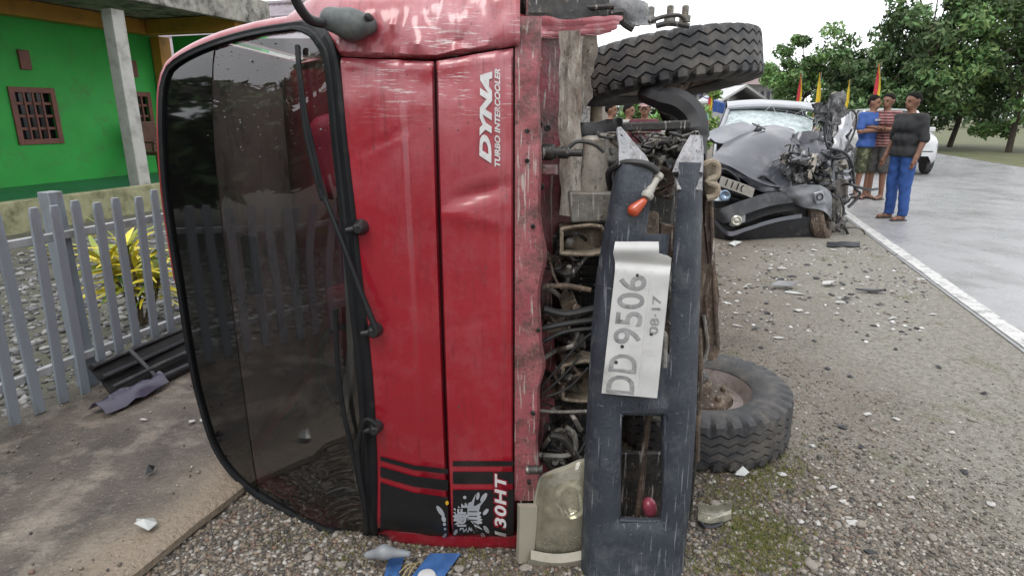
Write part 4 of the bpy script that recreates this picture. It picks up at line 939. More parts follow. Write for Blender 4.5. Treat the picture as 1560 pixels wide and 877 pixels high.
# ---- wheels
def wheel(name, c, axis, R_=.378, W=.18, fl=1, seed=0):
    c = Vector(c); z = Vector(axis).normalized(); x = z.cross(Vector((0, 1, 0))).normalized(); y = z.cross(x)
    NP = 36; SEG = NP * 4; gro = [-.056, -.019, .019, .056]; gd = .010; gw = .0036; cols_ = []
    # columns: (offset across, radius, zigzag weight)
    cols_ = [(-W * .40, .215, 0), (-W * .47, .235, 0), (-W * .52, .275, 0), (-W * .53, .31, 0), (-W * .515, R_ - .038, 3), (-W * .49, R_ - .012, 2), (-W * .46, R_ - .003, 2)]
    for g_ in gro: cols_ += [(g_ - gw - .001, R_, 1), (g_ - gw * .5, R_ - gd, 1), (g_ + gw * .5, R_ - gd, 1), (g_ + gw + .001, R_, 1)]
    cols_ += [(W * .46, R_ - .003, 2), (W * .49, R_ - .012, 2), (W * .515, R_ - .038, 3), (W * .53, .31, 0), (W * .52, .275, 0), (W * .47, .235, 0), (W * .40, .215, 0)]
    tri = [-1, 0, 1, 0]; V = []; Fc = []; m_ = len(cols_)
    for i in range(SEG):
        A = 2 * math.pi * (i + .0) / SEG
        for (o_, r_, k_) in cols_:
            oo = o_ + (.0085 * tri[i % 4] if k_ == 1 else 0); rr = r_ - (.0015 * max(0, nzv(i * .3, o_ * 40 + seed)))
            if k_ == 2 and i % 4 == 0: rr -= .018; oo *= .9
            if k_ == 3 and i % 4 == 0: rr -= .004; oo *= .93
            V.append(c + z * oo + x * (rr * math.cos(A)) + y * (rr * math.sin(A)))
    for i in range(SEG):
        j = (i + 1) % SEG
        for q in range(m_ - 1): Fc.append((i * m_ + q, i * m_ + q + 1, j * m_ + q + 1, j * m_ + q))
    b = B(); b.lathe(c, z, [(.05, -.12), (.055, -.10), (.075, -.095), (.10, -.06), (.13, -.05), (.14, .02), (.13, .05), (.10, .06), (.06, .07), (.05, .11), (.0, .112)], 28)
    for k in range(6):
        A = k * math.pi / 3
        for s_ in (-1, 1): b.lathe(c + (x * math.cos(A) + y * math.sin(A)) * .10 + z * (s_ * .055), z * s_, [(.013, -.01), (.013, .022), (.008, .026)], 6)
    hub = b.build(name, rust, truck, smooth=True, sharp=30)
    b = B(); b.add(V, Fc); b.build('tyre', tyrem, hub, smooth=True, sharp=28)
    prof = [(.225, -W * .42), (.232, -W * .40), (.214, -W * .37), (.205, -W * .30), (.180, -W * .24), (.176, W * .10), (.14, W * .12), (.14, W * .15), (.182, W * .13), (.205, W * .30), (.214, W * .37), (.232, W * .40), (.225, W * .42)]
    b = B(); n = 48; K_ = len(prof); vs2 = []; fs2 = []
    for r_, h_ in prof:
        for k in range(n): A = 2 * math.pi * k / n; vs2.append(c + z * h_ + x * (r_ * math.cos(A)) + y * (r_ * math.sin(A)))
    for i in range(K_ - 1):
        for k in range(n): fs2.append((i * n + k, i * n + (k + 1) % n, (i + 1) * n + (k + 1) % n, (i + 1) * n + k))
    b.add(vs2, fs2); b.build('rim', rimm, hub, smooth=True, sharp=35)
    return hub
WU = Vector((.645, 2.72, 1.545)); WD = Vector((.835, 2.49, .125))
wheel('wheel', WU, (-.13, .10, 1.0), seed=1)
wheel('wheel', WD, (-.03, -.03, 1.0), W=.205, seed=5)
wheel('wheel', Vector((.70, 5.3, 1.56)), (0, 0, 1), seed=9); wheel('wheel', Vector((.70, 5.3, .125)), (0, 0, 1), seed=3)
# axles, springs, frame, bed
b = B(); b.tube([WU - Vector((0, 0, .1)), Vector((.69, 2.66, 1.3)), Vector((.70, 2.6, .4)), WD + Vector((0, 0, .1))], .045, 10); b.build('front_axle', darkm, truck, smooth=True)
b = B(); b.tube([(.70, 5.3, .2), (.70, 5.3, 1.5)], .05, 12); b.build('rear_axle', beige, truck, smooth=True)
for z_ in (.47, 1.2):
    b = B(); b.box((.50, 4.2, z_), (.16, 4.6, .06)); b.build('frame_rail', darkm, truck, bevel=.01)
    b = B(); b.tube(smoothpts([(.60, 2.0, z_), (.68, 2.55, z_), (.60, 3.2, z_)], 6), .03, 4); b.build('leaf_spring', rust, truck)
for y_ in (2.1, 3.4, 4.6, 6.3):
    b = B(); b.box((.50, y_, .835), (.10, .06, .665)); b.build('crossmember', darkm, truck, bevel=.008)
woodb = M('bed_boards', (.16, .11, .07), (.10, .07, .05), rough=.85, scale=4, stretch=(1, .3, 1))
b = B(); b.box((.30, 4.95, .85), (.05, 3.0, 1.66)); b.build('bed_floor', woodb, truck, bevel=.006)
for z_ in (.03, 1.67):
    b = B(); b.box((.075, 4.95, z_), (.38, 3.0, .04)); b.build('bed_side', M('bed_red', (.25, .02, .03), (.18, .015, .02), rough=.55, scale=4), truck, bevel=.006)
b = B(); b.box((-.1, 3.47, .85), (.74, .05, 1.59)); b.build('headboard', darkm, truck, bevel=.006)
# rubber mudguard curled below the upper wheel, dark cross tube
b = B(); P = smoothpts([PY(u, v, Y_) for u, v, Y_ in ((985, 142, 2.45), (1010, 152, 2.35), (1038, 160, 2.3), (1056, 180, 2.28), (1060, 212, 2.25), (1058, 240, 2.2))], 5); b.tube(P, [.04] * 6 + [.05] * (len(P) - 12) + [.04] * 6, 8, flat=1.0); b.build('curled_mudguard', blackpl, truck, smooth=True)
b = B(); b.bar(PY(872, 197, 2.15), PY(1050, 190, 2.15), .045, .03); b.build('cross_tube', darkm, truck, bevel=.006)
b = B(); G_ = [[PY(872 + 76 * t, v + 4 * math.sin(t * 5), 1.98 + .02 * nzv(t * 6, v * .2)) for t in np.linspace(0, 1, 10)] for v in (184, 194, 206, 218)]; b.sheet(crumple(G_, .012, 14, 2), .006); b.build('torn_liner', blackpl, truck, smooth=True)

# ---- crushed bay between lip and bumper
def crumpled(name, quad, Y, m, n=10, amp=.02, freq=10, seed=0, th=.006, parent=truck):
    (a, b1, c1, d) = [Vector((*q, 0)) for q in quad]; Ys = Y if isinstance(Y, (list, tuple)) else [Y] * 4
    G_ = []
    for i in range(n + 1):
        r = []
        for j in range(n + 1):
            s_, t = i / n, j / n; p = (a.lerp(b1, s_)).lerp(d.lerp(c1, s_), t); y = (Ys[0] * (1 - s_) + Ys[1] * s_) * (1 - t) + (Ys[3] * (1 - s_) + Ys[2] * s_) * t
            r.append(PY(p.x + 3 * nzv(t * 6, seed + 1.3) * (1 if 0 < i < n else 2), p.y + 3 * nzv(s_ * 6, seed + 4.1), y))
        G_.append(r)
    b = B(); b.sheet(crumple(G_, amp, freq, seed), -th); return b.build(name, m, parent, smooth=True, sharp=35)
crumpled('inner_panel', ((806, 40), (884, 44), (864, 400), (820, 420)), [1.76, 1.90, 1.95, 1.82], innerred, 16, .014, 6, 1)
crumpled('inner_panel', ((812, 400), (838, 400), (850, 770), (808, 760)), [1.84, 1.92, 1.96, 1.86], innerred, 12, .012, 6, 8)
for (u, v) in ((822, 190), (834, 195), (832, 235), (824, 285)):
    b = B(); b.lathe(PY(u, v, 1.69), (0, -1, 0), [(.010, -.02), (.010, .0), (.007, .001), (.006, -.01)], 12); b.build('bolt_hole', darkm, truck)
crumpled('peeled_pillar', ((853, 46), (886, 44), (886, 330), (852, 325)), 1.765, cream, 16, .014, 9, 3)
crumpled('torn_fender', ((872, 44), (915, 40), (898, 150), (872, 205)), 1.95, M('fender_mud', (.20, .17, .14), (.30, .26, .22), rough=.8, scale=6, dirt=(.08, .06, .05), damt=.5, bump=.6, extra=grime), 10, .02, 9, 5)
crumpled('sill_panel', ((782, 26), (946, 28), (930, 50), (784, 64)), [1.70, 1.95, 1.93, 1.68], red, 18, .026, 9, 6)
crumpled('sill_cavity', ((782, -14), (930, -16), (946, 32), (782, 30)), [1.76, 2.05, 2.05, 1.76], darkm, 8, .008, 8, 6)
crumpled('torn_sill_end', ((925, -10), (985, 8), (992, 40), (940, 36)), [1.98, 2.02, 2.02, 1.98], scuff, 10, .025, 11, 9)
for (pts_, r_) in ([((930, 22), (948, 20), (950, 34), (965, 44)), .012], [((812, 6), (880, 12), (935, 10)), .008], [((988, 34), (1010, 26), (1035, 24), (1046, 34)), .006], [((1000, 40), (1020, 36), (1050, 40)), .008]):
    b = B(); b.tube(smoothpts([PY(u, v, 1.97) for u, v in pts_], 5), r_, 8); b.build('bent_rod', darkm, truck, smooth=True)
for (u, v) in ((991, 24), (1020, 22), (1043, 22)):
    b = B(); b.lathe(PY(u, v + 12, 2.3), (0, 0, 1), [(.02, 0), (.02, .02), (.012, .022), (.012, .05), (.006, .055)], 10); b.build('stud', greymetal, truck, smooth=True)
# brake booster / bottle, tray box, bracket loops
b = B(); b.lathe(PY(900, 292, 1.82), (0, -.1, 1), [(.055, -.01), (.056, .05), (.045, .09), (.04, .12), (.036, .13), (.036, .155), (.02, .16)], 20); b.build('fluid_bottle', M('muddy_bottle', (.42, .38, .31), (.33, .3, .26), rough=.5, scale=7, dirt=(.2, .14, .08), damt=.45, extra=grime), truck, smooth=True)
b = B(); pxpoly(b, [(866, 292), (936, 294), (926, 338), (870, 340)], 1.74, .10); b.build('battery_tray', greymetal, truck, bevel=.006)
for (x0, y0, x1, y1, Y_) in ((856, 348, 916, 386, 1.74), (858, 556, 905, 608, 1.76)):
    b = B(); P = [(x0 + 4, y0), (x1, y0 - 3), (x1 + 2, y1 - 2), (x0 + 4, y1), (x0, y1 - 8), (x0, y0 + 8)]; P = [PY(p.x, p.y, Y_) for p in smoothpts([Vector((*p, 0)) for p in P], 3, True)]
    G_ = [[p + Vector((0, .09 * t, 0)) for p in P + [P[0]]] for t in (0, .4, 1)]; b.sheet(G_, .004); b.tube(P, .006, 6, closed=True); br = b.build('spring_hanger', beige, truck, smooth=True)
    b = B(); c0 = PY((x0 + x1) / 2, (y0 + y1) / 2, Y_ + .07); b.box(c0, (.13, .02, .09)); b.build('hanger_plate', beige, br, bevel=.004)
    b = B(); b.lathe(PY(x0 + 12, (y0 + y1) / 2, Y_ + .045), (0, -1, 0), [(.015, -.02), (.015, .02), (.008, .024)], 8); b.build('hanger_bolt', greymetal, br, smooth=True)
# radiator with fins, engine and gearbox masses
b = B(); b.box((.245, 2.02, .72), (.17, .06, .62)); rad = b.build('radiator', darkm, truck, bevel=.01)
for k in range(26):
    b = B(); b.box((.245, 1.982, .45 + k * .0215), (.15, .012, .006)); b.build('fin', darkm, rad)
f = union([caps((.28, 2.35, .55), (.28, 2.35, 1.02), .2), caps((.30, 2.6, .5), (.30, 2.6, 1.1), .18), caps((.34, 2.9, .8), (.38, 3.6, .8), .15, .11)], .08)
V, Fc = surfnet(f, (-.0, 2.05, .2), (.65, 3.8, 1.4), .04); b = B(); b.add(V, Fc); b.build('engine', darkm, truck, smooth=True)
for (c_, s_) in (((.22, 1.95, 1.12), (.14, .12, .12)), ((.30, 1.92, 1.25), (.1, .1, .1)), ((.18, 1.98, .3), (.2, .1, .16)), ((.42, 1.9, .82), (.1, .06, .5)), ((.40, 1.84, 1.18), (.16, .08, .09)), ((.50, 1.95, .5), (.06, .1, .3))):
    b = B(); b.box(c_, s_, rot=(rs.randn() * .2, rs.randn() * .2, rs.randn() * .2)); b.build('bay_casting', [darkm, rust, greymetal][int(rs.rand() * 3)], truck, bevel=.012)
b = B(); pxpoly(b, [(1008, 340), (1030, 345), (1030, 400), (1004, 398)], 1.60, .03); b.build('rust_plate', rust, truck, bevel=.004)
b = B(); pxpoly(b, [(945, 690), (1010, 690), (1012, 800), (945, 800)], 1.86, .02); b.build('under_cover', darkm, truck, bevel=.004)
b = B(); b.tube(smoothpts([PY(u, v, 1.68) for u, v in ((990, 630), (982, 680), (978, 730), (970, 795))], 5), .010, 8); b.build('stay_rod', rust, truck, smooth=True)
f = union([caps(PY(990, 776, 1.70), PY(988, 768, 1.70), .024)], .01); c0 = PY(989, 772, 1.7); V, Fc = surfnet(f, c0 - Vector((.05, .05, .05)), c0 + Vector((.05, .05, .05)), .008); b = B(); b.add(V, Fc); b.build('rear_lamp_fragment', M('pink_lens', (.5, .10, .15), rough=.3), truck, smooth=True)
# hoses, pipes and wires across the bay
def hose(pts_, r_, m, name='hose', k=6, Y=1.72):
    b = B(); b.tube(smoothpts([PY(u, v, (y if y else Y)) for u, v, y in [(q + (0,))[:3] for q in pts_]], k), r_, 8); return b.build(name, m, truck, smooth=True)
hose([(826, 437), (860, 435), (900, 442)], .008, rust, 'pipe'); hose([(826, 500), (865, 492), (905, 487)], .010, hosem); hose([(828, 520), (860, 505), (905, 500)], .007, hosem)
hose([(824, 590), (850, 560), (880, 525), (900, 508)], .004, hosem, 'wire'); hose([(828, 598), (858, 572), (885, 540)], .004, hosem, 'wire'); hose([(832, 604), (866, 590), (896, 560)], .004, hosem, 'wire')
hose([(815, 624), (850, 627), (895, 626)], .0055, greymetal, 'pipe'); hose([(818, 692), (860, 694), (876, 684), (874, 660), (862, 650)], .0085, greymetal, 'pipe'); hose([(838, 662), (860, 668), (880, 700)], .013, darkm)
hose([(930, 288, 1.66), (928, 262, 1.62), (952, 248, 1.58), (984, 250, 1.56), (1002, 262, 1.56)], .0085, hosem); hose([(840, 236), (862, 228), (880, 216), (905, 220), (920, 232)], .005, hosem, 'wire')
hose([(826, 690), (850, 720), (890, 700)], .010, darkm); hose([(838, 400), (846, 425), (856, 440)], .004, rust, 'wire'); hose([(828, 470), (862, 478), (905, 470)], .012, hosem)
b = B(); b.lathe(PY(838, 232, 1.69), (1, -.4, 0), [(.022, -.02), (.022, .01), (.016, .015), (.016, .05), (.010, .055), (.010, .09)], 16); b.build('pipe_stub', darkm, truck, smooth=True)
b = B(); b.box(PY(836, 258, 1.70), (.05, .05, .03)); b.build('clip', innerred, truck, bevel=.006)
b = B(); b.lathe(PY(816, 715, 1.62), (1, 0, 0), [(.012, -.03), (.014, -.02), (.012, -.01), (.014, 0), (.012, .01), (.014, .02)], 12); b.build('adjuster_screw', darkm, truck, smooth=True)
for k in range(30):
    u, v = rs.uniform(824, 850), rs.uniform(350, 740); pts_ = [(u, v, rs.uniform(1.72, 1.85))]
    for q in range(3): u += rs.uniform(8, 24); v += rs.randn() * 16; pts_.append((min(u, 905), v, rs.uniform(1.72, 1.9)))
    hose(pts_, float(rs.choice([.003, .005, .008, .012])), [hosem, darkm, rust, hosem, greymetal][k % 5], 'bay_hose', 4)
for k in range(12):
    c_ = PY(rs.uniform(838, 895), rs.uniform(340, 740), rs.uniform(1.82, 1.95)); b = B(); b.box(c_, tuple(rs.uniform(.025, .08, 3)), rot=tuple(rs.randn(3) * .3)); b.build('bay_bracket', [rust, darkm, beige, darkm][k % 4], truck, bevel=.005)
# tangle of torn wiring and sheet behind the bumper tips
for k in range(34):
    u, v = rs.uniform(945, 1058), rs.uniform(205, 285); pts_ = []
    for q in range(5): pts_.append((u, v, rs.uniform(1.68, 1.9))); u += rs.randn() * 16; v += rs.randn() * 13; v = max(203, min(300, v)); u = max(900, min(1062, u))
    hose(pts_, rs.choice([.0028, .004, .006]), [hosem, darkm, greymetal, rust][int(rs.rand() * 4)], 'torn_wire', 4)
for k in range(9):
    u, v = rs.uniform(955, 1040), rs.uniform(208, 262); w_ = rs.uniform(12, 28)
    crumpled('sheet_scrap', ((u - w_, v - 9), (u + w_, v - 12), (u + w_ * .8, v + 12), (u - w_ * .8, v + 9)), rs.uniform(1.75, 1.92), [greymetal, darkm, scuff][k % 3], 6, .03, 16, k)
# ================================================================== wrecked car
wc0 = PZ(1185, 362, 0)
car = thing('wrecked_car', wc0, 'wrecked dark grey car with crumpled bonnet and shattered windscreen beside the road', 'car')
grey = M('car_grey', (.075, .078, .097), (.052, .055, .07), rough=.30, metal=.2, scale=3, coat=.5, rvar=.08, dirt=(.15, .15, .16), damt=.3, dscale=4)
silv = M('car_silver', (.40, .41, .44), (.30, .31, .34), rough=.35, metal=.3, scale=3, coat=.3, dirt=(.4, .39, .38), damt=.3)
carbk = M('car_black_plastic', (.030, .032, .038), (.02, .021, .025), rough=.38, scale=8, dirt=(.09, .09, .09), damt=.35, dscale=7)
shred = M('shredded_metal', (.11, .11, .115), (.035, .035, .037), rough=.35, metal=.5, scale=14, dirt=(.40, .39, .38), damt=.3, dscale=9, bump=.6, contrast=(.42, .58))
def ctrl(rows, n=6, m=6): return grid_ctrl([[PY(*q) for q in r] for r in rows], n, m)
hood = ctrl([[(1083, 243, 7.2), (1120, 259, 7.05), (1155, 278, 7.0), (1202, 293, 7.05)], [(1095, 229, 7.5), (1130, 234, 7.35), (1165, 246, 7.3), (1207, 262, 7.35)],
             [(1107, 215, 7.9), (1140, 208, 7.8), (1175, 208, 7.75), (1214, 226, 7.7)], [(1112, 208, 8.3), (1148, 197, 8.25), (1180, 192, 8.2), (1210, 200, 8.1)]], 8, 8)
b = B(); b.sheet(crumple(hood, .05, 4.5, 2, (0, 0, 1), w=lambda s_, t: .12 + 1.5 * max(0, t - .68)), -.008); b.build('bonnet', grey, car, smooth=True, sharp=35)
b = B(); b.sheet(crumple(ctrl([[(1083, 243, 7.19), (1120, 259, 7.04), (1155, 278, 6.99), (1202, 293, 7.04)], [(1085, 250, 7.2), (1122, 268, 7.05), (1155, 290, 7.0), (1200, 300, 7.05)]], 4, 8), .03, 7, 4), -.01); b.build('bonnet_edge', grey, car, smooth=True)
b = B(); pxpoly(b, [(1086, 244), (1122, 260), (1160, 280), (1205, 296), (1210, 340), (1090, 345)], 7.22, .05); gr = b.build('grille_cavity', M('cavity_black', (.008, .008, .009), rough=.7), car)
for k in range(5):
    b = B(); b.bar(PY(1090, 258 + k * 9, 7.18), PY(1200, 296 + k * 8, 7.12), .03, .012); b.build('grille_slat', carbk, gr)
for q in (((1092, 262), (1104, 258), (1122, 270), (1126, 280)), ((1150, 272), (1163, 268), (1180, 280), (1186, 292))):
    b = B(); b.tube(smoothpts([PY(u, v, 7.05) for u, v in q], 4), .018, 6); b.build('grille_frame', carbk, gr, smooth=True)
# plate hanging loose
b = B(); G_ = [[PY(1099 + 51 * s_ - 4 * t, 268 + 18 * s_ + 15 * t + (6 * max(0, s_ - .8)), 6.92 - .02 * s_ + .02 * math.sin(s_ * 5)) for t in np.linspace(0, 1, 5)] for s_ in np.linspace(0, 1, 16)]
b.sheet(G_, .005); pl = b.build('number_plate', M('dirty_plate', (.42, .40, .36), (.32, .30, .27), rough=.6, scale=12), car, smooth=True)
V, Fc = text_mesh('1110', extrude=.02); b = B(); b.add([PY(1108 + 30 * s_ - 4 * (1 - t), 273 + 10.5 * s_ + 10 * (1 - t), 6.90) for s_, t, e in V], Fc); b.build('plate_characters', M('plate_dark', (.06, .06, .06), rough=.6), pl)
b = B(); b.sheet(crumple(ctrl([[(1080, 302, 7.0), (1095, 306, 6.95), (1110, 305, 6.95)], [(1084, 292, 7.1), (1098, 290, 7.05), (1112, 292, 7.05)]], 4, 4), .02, 9, 1), .01); b.build('headlight_shard', M('lens_white', (.6, .66, .72), (.45, .5, .56), rough=.15, coat=.5), car, smooth=True)
b = B(); b.lathe(PY(1104, 298, 6.92), (-.1, -1, .2), [(.06, -.03), (.065, 0), (.05, .012), (.03, -.01), (.012, -.02)], 20); b.build('headlight_bowl', M('lamp_blue', (.35, .45, .58), rough=.12, metal=.6), car, smooth=True)
# bumper: upper band, recess, lower lip, corner
bmp = ctrl([[(1082, 316, 7.0), (1096, 318, 6.86), (1125, 308, 6.84), (1165, 295, 6.9), (1200, 292, 6.98)], [(1083, 322, 6.99), (1100, 328, 6.83), (1128, 318, 6.81), (1168, 305, 6.87), (1205, 300, 6.95)],
            [(1086, 330, 6.98), (1104, 340, 6.80), (1132, 328, 6.78), (1170, 315, 6.85), (1210, 308, 6.95)]], 4, 6)
b = B(); b.sheet(crumple(bmp, .012, 4, 3), -.012); cb_ = b.build('bumper', carbk, car, smooth=True)
b = B(); b.sheet(ctrl([[(1090, 338, 6.93), (1108, 350, 6.86), (1135, 340, 6.86), (1175, 326, 6.92), (1225, 318, 7.0)], [(1086, 332, 6.95), (1104, 340, 6.90), (1132, 328, 6.92), (1170, 314, 6.97), (1220, 305, 7.05)]], 3, 6), .01); b.build('bumper_recess', M('cavity_black', (.008, .008, .009)), cb_, smooth=True)
b = B(); b.sheet(crumple(ctrl([[(1088, 333, 6.93), (1110, 352, 6.76), (1140, 345, 6.75), (1180, 333, 6.85), (1222, 326, 6.95)], [(1089, 340, 6.92), (1110, 359, 6.74), (1140, 351, 6.73), (1180, 339, 6.83), (1222, 332, 6.93)]], 3, 6), .008, 5, 1), -.02); b.build('bumper_lip', grey, cb_, smooth=True)
b = B(); b.sheet(crumple(ctrl([[(1089, 340, 6.94), (1110, 358, 6.78), (1140, 350, 6.77), (1180, 338, 6.87), (1240, 330, 6.97)], [(1085, 366, 6.98), (1110, 371, 6.88), (1140, 370, 6.87), (1180, 367, 6.95), (1250, 362, 7.02)]], 4, 6), .02, 4, 2), -.01); b.build('bumper_skirt', carbk, cb_, smooth=True)
b = B(); pxpoly(b, [(1113, 333), (1118, 328), (1136, 324), (1136, 338), (1118, 346), (1112, 344)], 6.80, .04); fo = b.build('fog_lamp', silv, cb_, bevel=.008)
b = B(); b.lathe(PY(1122, 336, 6.78), (-.15, -1, 0), [(.055, -.02), (.06, .01), (.045, .02), (.03, .012), (.012, .02), (0, .024)], 20); b.build('lens', M('fog_lens', (.62, .60, .52), rough=.15, metal=.4), fo, smooth=True)
b = B(); b.sheet(crumple(ctrl([[(1188, 288, 6.98), (1215, 283, 6.92), (1248, 282, 6.94), (1266, 292, 7.05)], [(1200, 298, 6.95), (1222, 298, 6.88), (1252, 300, 6.9), (1268, 310, 7.02)], [(1215, 312, 6.95), (1232, 318, 6.88), (1256, 322, 6.9), (1268, 335, 7.02)]], 6, 6), .03, 6, 5), -.012); cc = b.build('bumper_corner', M('corner_grey', (.22, .23, .25), (.14, .145, .16), rough=.4, scale=6, coat=.2), car, smooth=True)
b = B(); pxpoly(b, [(1240, 294), (1254, 290), (1258, 308), (1244, 312)], 6.84, .03); fo2 = b.build('fog_lamp', silv, cc, bevel=.01)
b = B(); b.lathe(PY(1249, 300, 6.83), (.1, -1, 0), [(.035, -.02), (.04, .008), (.03, .008), (.028, -.02)], 18); b.build('lens', carbk, fo2, smooth=True)
# cabin: windscreen, roof, pillars, sides, tail
wsx = ctrl([[(1092, 214, 8.2), (1125, 207, 8.15), (1165, 200, 8.1), (1205, 202, 8.1), (1238, 216, 8.1)], [(1102, 190, 8.6), (1130, 186, 8.55), (1170, 184, 8.5), (1210, 188, 8.5), (1238, 196, 8.45)], [(1112, 168, 9.0), (1140, 167, 8.95), (1175, 168, 8.95), (1215, 173, 8.9), (1240, 180, 8.85)]], 8, 8)
b = B(); b.sheet(crumple(wsx, .035, 6, 4, w=lambda s_, t: .15 + 1.6 * max(0, t - .5)), .006); cw = b.build('windscreen', glass('shattered_glass', (.72, .82, .82), .25, body=(.62, .72, .73), bodyf=.62), car, smooth=True)
for k in range(46):
    s_, t = rs.uniform(.1, .95), rs.uniform(.45, 1); i, j = int(s_ * (len(wsx) - 1)), int(t * (len(wsx[0]) - 1)); p = wsx[i][j] + Vector((0, -.03, .01)); a = rs.rand() * 6.28
    if k < 24: b = B(); q = p + Vector((math.cos(a), 0, math.sin(a))) * rs.uniform(.05, .16); b.bar(p, q, .004, .004); b.build('crack', M('crack_white', (.75, .8, .8), rough=.4), cw)
AX = Vector((.30, .954, 0))
roof_f = [PY(1108, 163, 9.0), PY(1140, 160, 8.95), PY(1180, 160, 8.93), PY(1220, 163, 8.9), PY(1256, 168, 8.85)]
rf_rows = [[p + Vector((0, 0, -.05)) + AX * -.02 for p in roof_f], roof_f, [p + AX * .6 + Vector((0, 0, .07)) for p in roof_f], [p + AX * 1.4 + Vector((0, 0, .05)) for p in roof_f], [p + AX * 2.0 + Vector((0, 0, -.05)) for p in roof_f]]
b = B(); b.sheet(crumple(grid_ctrl(rf_rows, 5, 6), .05, 4, 6, (0, 0, 1), w=lambda s_, t: .1 + 1.6 * max(0, t - .62)), -.01); b.build('roof', silv, car, smooth=True)
b = B(); b.tube([PY(1090, 214, 8.2), PY(1101, 190, 8.6), PY(1110, 166, 9.0)], .03, 8); b.build('pillar', silv, car, smooth=True)
b = B(); b.tube(smoothpts([PY(1110, 167, 8.97), PY(1160, 166, 8.92), PY(1210, 172, 8.87), PY(1242, 186, 8.8)], 5), .018, 8); b.build('windscreen_frame', carbk, car, smooth=True)
lf = PY(1086, 250, 7.35); lf2 = Vector((lf.x, lf.y, 0))
b = B(); pr = [(0, .25), (0, .85), (1.0, 1.0), (1.9, 1.02), (3.4, .95), (3.5, .3)]; b.prism([lf2 + AX * a + Vector((0, 0, z)) for a, z in pr], EN * .05); b.build('body_side', grey, car, bevel=.02)
rt2 = lf2 + EN * 1.55; b = B(); b.prism([rt2 + AX * (a + .7) + Vector((0, 0, z)) for a, z in pr[2:]] + [rt2 + AX * 1.6 + Vector((0, 0, .3))], EN * -.05); b.build('body_side', grey, car, bevel=.02)
b = B(); b.prism([lf2 + AX * 3.45 + EN * x + Vector((0, 0, z)) for x, z in ((0, .3), (1.5, .3), (1.5, 1.0), (1.35, 1.5), (.15, 1.5), (0, 1.0))], AX * .06); b.build('tail', grey, car, bevel=.02)
b = B(); b.prism([lf2 + EN * x + AX * a + Vector((0, 0, .22)) for x, a in ((.06, .05), (1.4, .1), (1.45, 3.4), (.06, 3.4))], (0, 0, .14)); b.build('floor_pan', darkm, car)
b = B(); b.prism([lf2 + EN * x + AX * 1.25 + Vector((0, 0, z)) for x, z in ((.06, .37), (1.4, .37), (1.4, .98), (.06, .98))], AX * .06); b.build('bulkhead', darkm, car)
for x in (.4, 1.1):
    b = B(); b.box(lf2 + EN * x + AX * 2.3 + Vector((0, 0, .95)), (.45, .14, .75), rot=(.15, 0, -YAW)); b.build('seat', M('seat_fabric', (.10, .10, .11), rough=.9), car, bevel=.05)
for (a, x) in ((.45, .02), (2.9, .02), (2.9, 1.5)):
    b = B(); b.lathe(lf2 + AX * a + EN * x + Vector((0, 0, .30)), EN, [(.16, -.10), (.19, -.10), (.26, -.10), (.295, -.07), (.30, 0), (.295, .07), (.26, .10), (.19, .10), (.16, .1)], 28); b.build('wheel', tyrem, car, smooth=True)
b = B(); b.lathe(PY(1249, 335, 7.15), (.8, -.5, .3), [(.1, -.09), (.24, -.08), (.27, -.05), (.27, .05), (.24, .08), (.15, .07), (.13, .02), (.05, .03)], 24); b.build('wheel', rust, car, smooth=True)
# torn sheet and mirror housing on the bonnet
b = B(); G_ = []
for i in range(13):
    s_ = i / 12; wv = math.sin(math.pi * min(1, max(0, s_))) ** .6; cxu, cv = 1076 + 74 * s_, 212 - 22 * s_; G_.append([PY(cxu + 6 * t, cv + 14 * wv * t + 3 * math.sin(s_ * 3), 7.75 + .35 * s_ - .05 * t) for t in np.linspace(-1, 1, 7)])
b.sheet(crumple(G_, .02, 9, 2), .01); b.build('torn_trim_panel', silv, car, smooth=True)
P = [r[-1] for r in G_]; b = B(); b.tube(P, .014, 6); b.build('trim_rubber', carbk, car, smooth=True)
b = B(); b.tube([PY(1146, 188, 8.0), PY(1166, 197, 7.9)], .012, 6); b.tube([PY(1150, 198, 8.0), PY(1160, 198, 7.95)], .02, 6); b.build('wiper', carbk, car, smooth=True)
# crushed corner: standing torn pillar, seals and shredded metal
crumpled('torn_pillar', ((1268, 142), (1288, 138), (1300, 232), (1272, 236)), [8.3, 8.3, 7.9, 7.9], shred, 12, .09, 5, 3, .01, car)
crumpled('torn_pillar', ((1286, 176), (1302, 172), (1286, 236), (1262, 238)), [8.1, 8.1, 7.8, 7.8], silv, 10, .06, 6, 7, .01, car)
crumpled('torn_roof_edge', ((1240, 160), (1268, 150), (1282, 200), (1246, 184)), [8.7, 8.4, 8.3, 8.6], shred, 12, .10, 6, 1, .01, car)
crumpled('crushed_wing', ((1208, 205), (1258, 200), (1280, 285), (1196, 290)), [7.8, 7.9, 7.3, 7.15], grey, 16, .12, 4, 9, .01, car)
crumpled('crushed_wing', ((1196, 240), (1220, 225), (1232, 285), (1200, 300)), [7.5, 7.5, 7.1, 7.05], shred, 14, .06, 8, 4, .01, car)
crumpled('crushed_door', ((1252, 232), (1296, 226), (1290, 330), (1258, 335)), [7.6, 7.8, 7.5, 7.2], shred, 16, .12, 5, 6, .01, car)
crumpled('crushed_sill', ((1256, 285), (1292, 270), (1286, 350), (1262, 352)), [7.3, 7.6, 7.5, 7.2], M('crush_brown', (.13, .11, .095), (.22, .2, .18), rough=.7, scale=9, bump=.6), 12, .10, 6, 8, .01, car)
b = B(); b.bar(PY(1241, 237, 7.4), PY(1230, 272, 7.2), .085, .05, up=(0, 1, 0)); b.build('beige_member', M('pale_member', (.55, .51, .43), (.45, .41, .34), rough=.6, scale=6), car, bevel=.01)
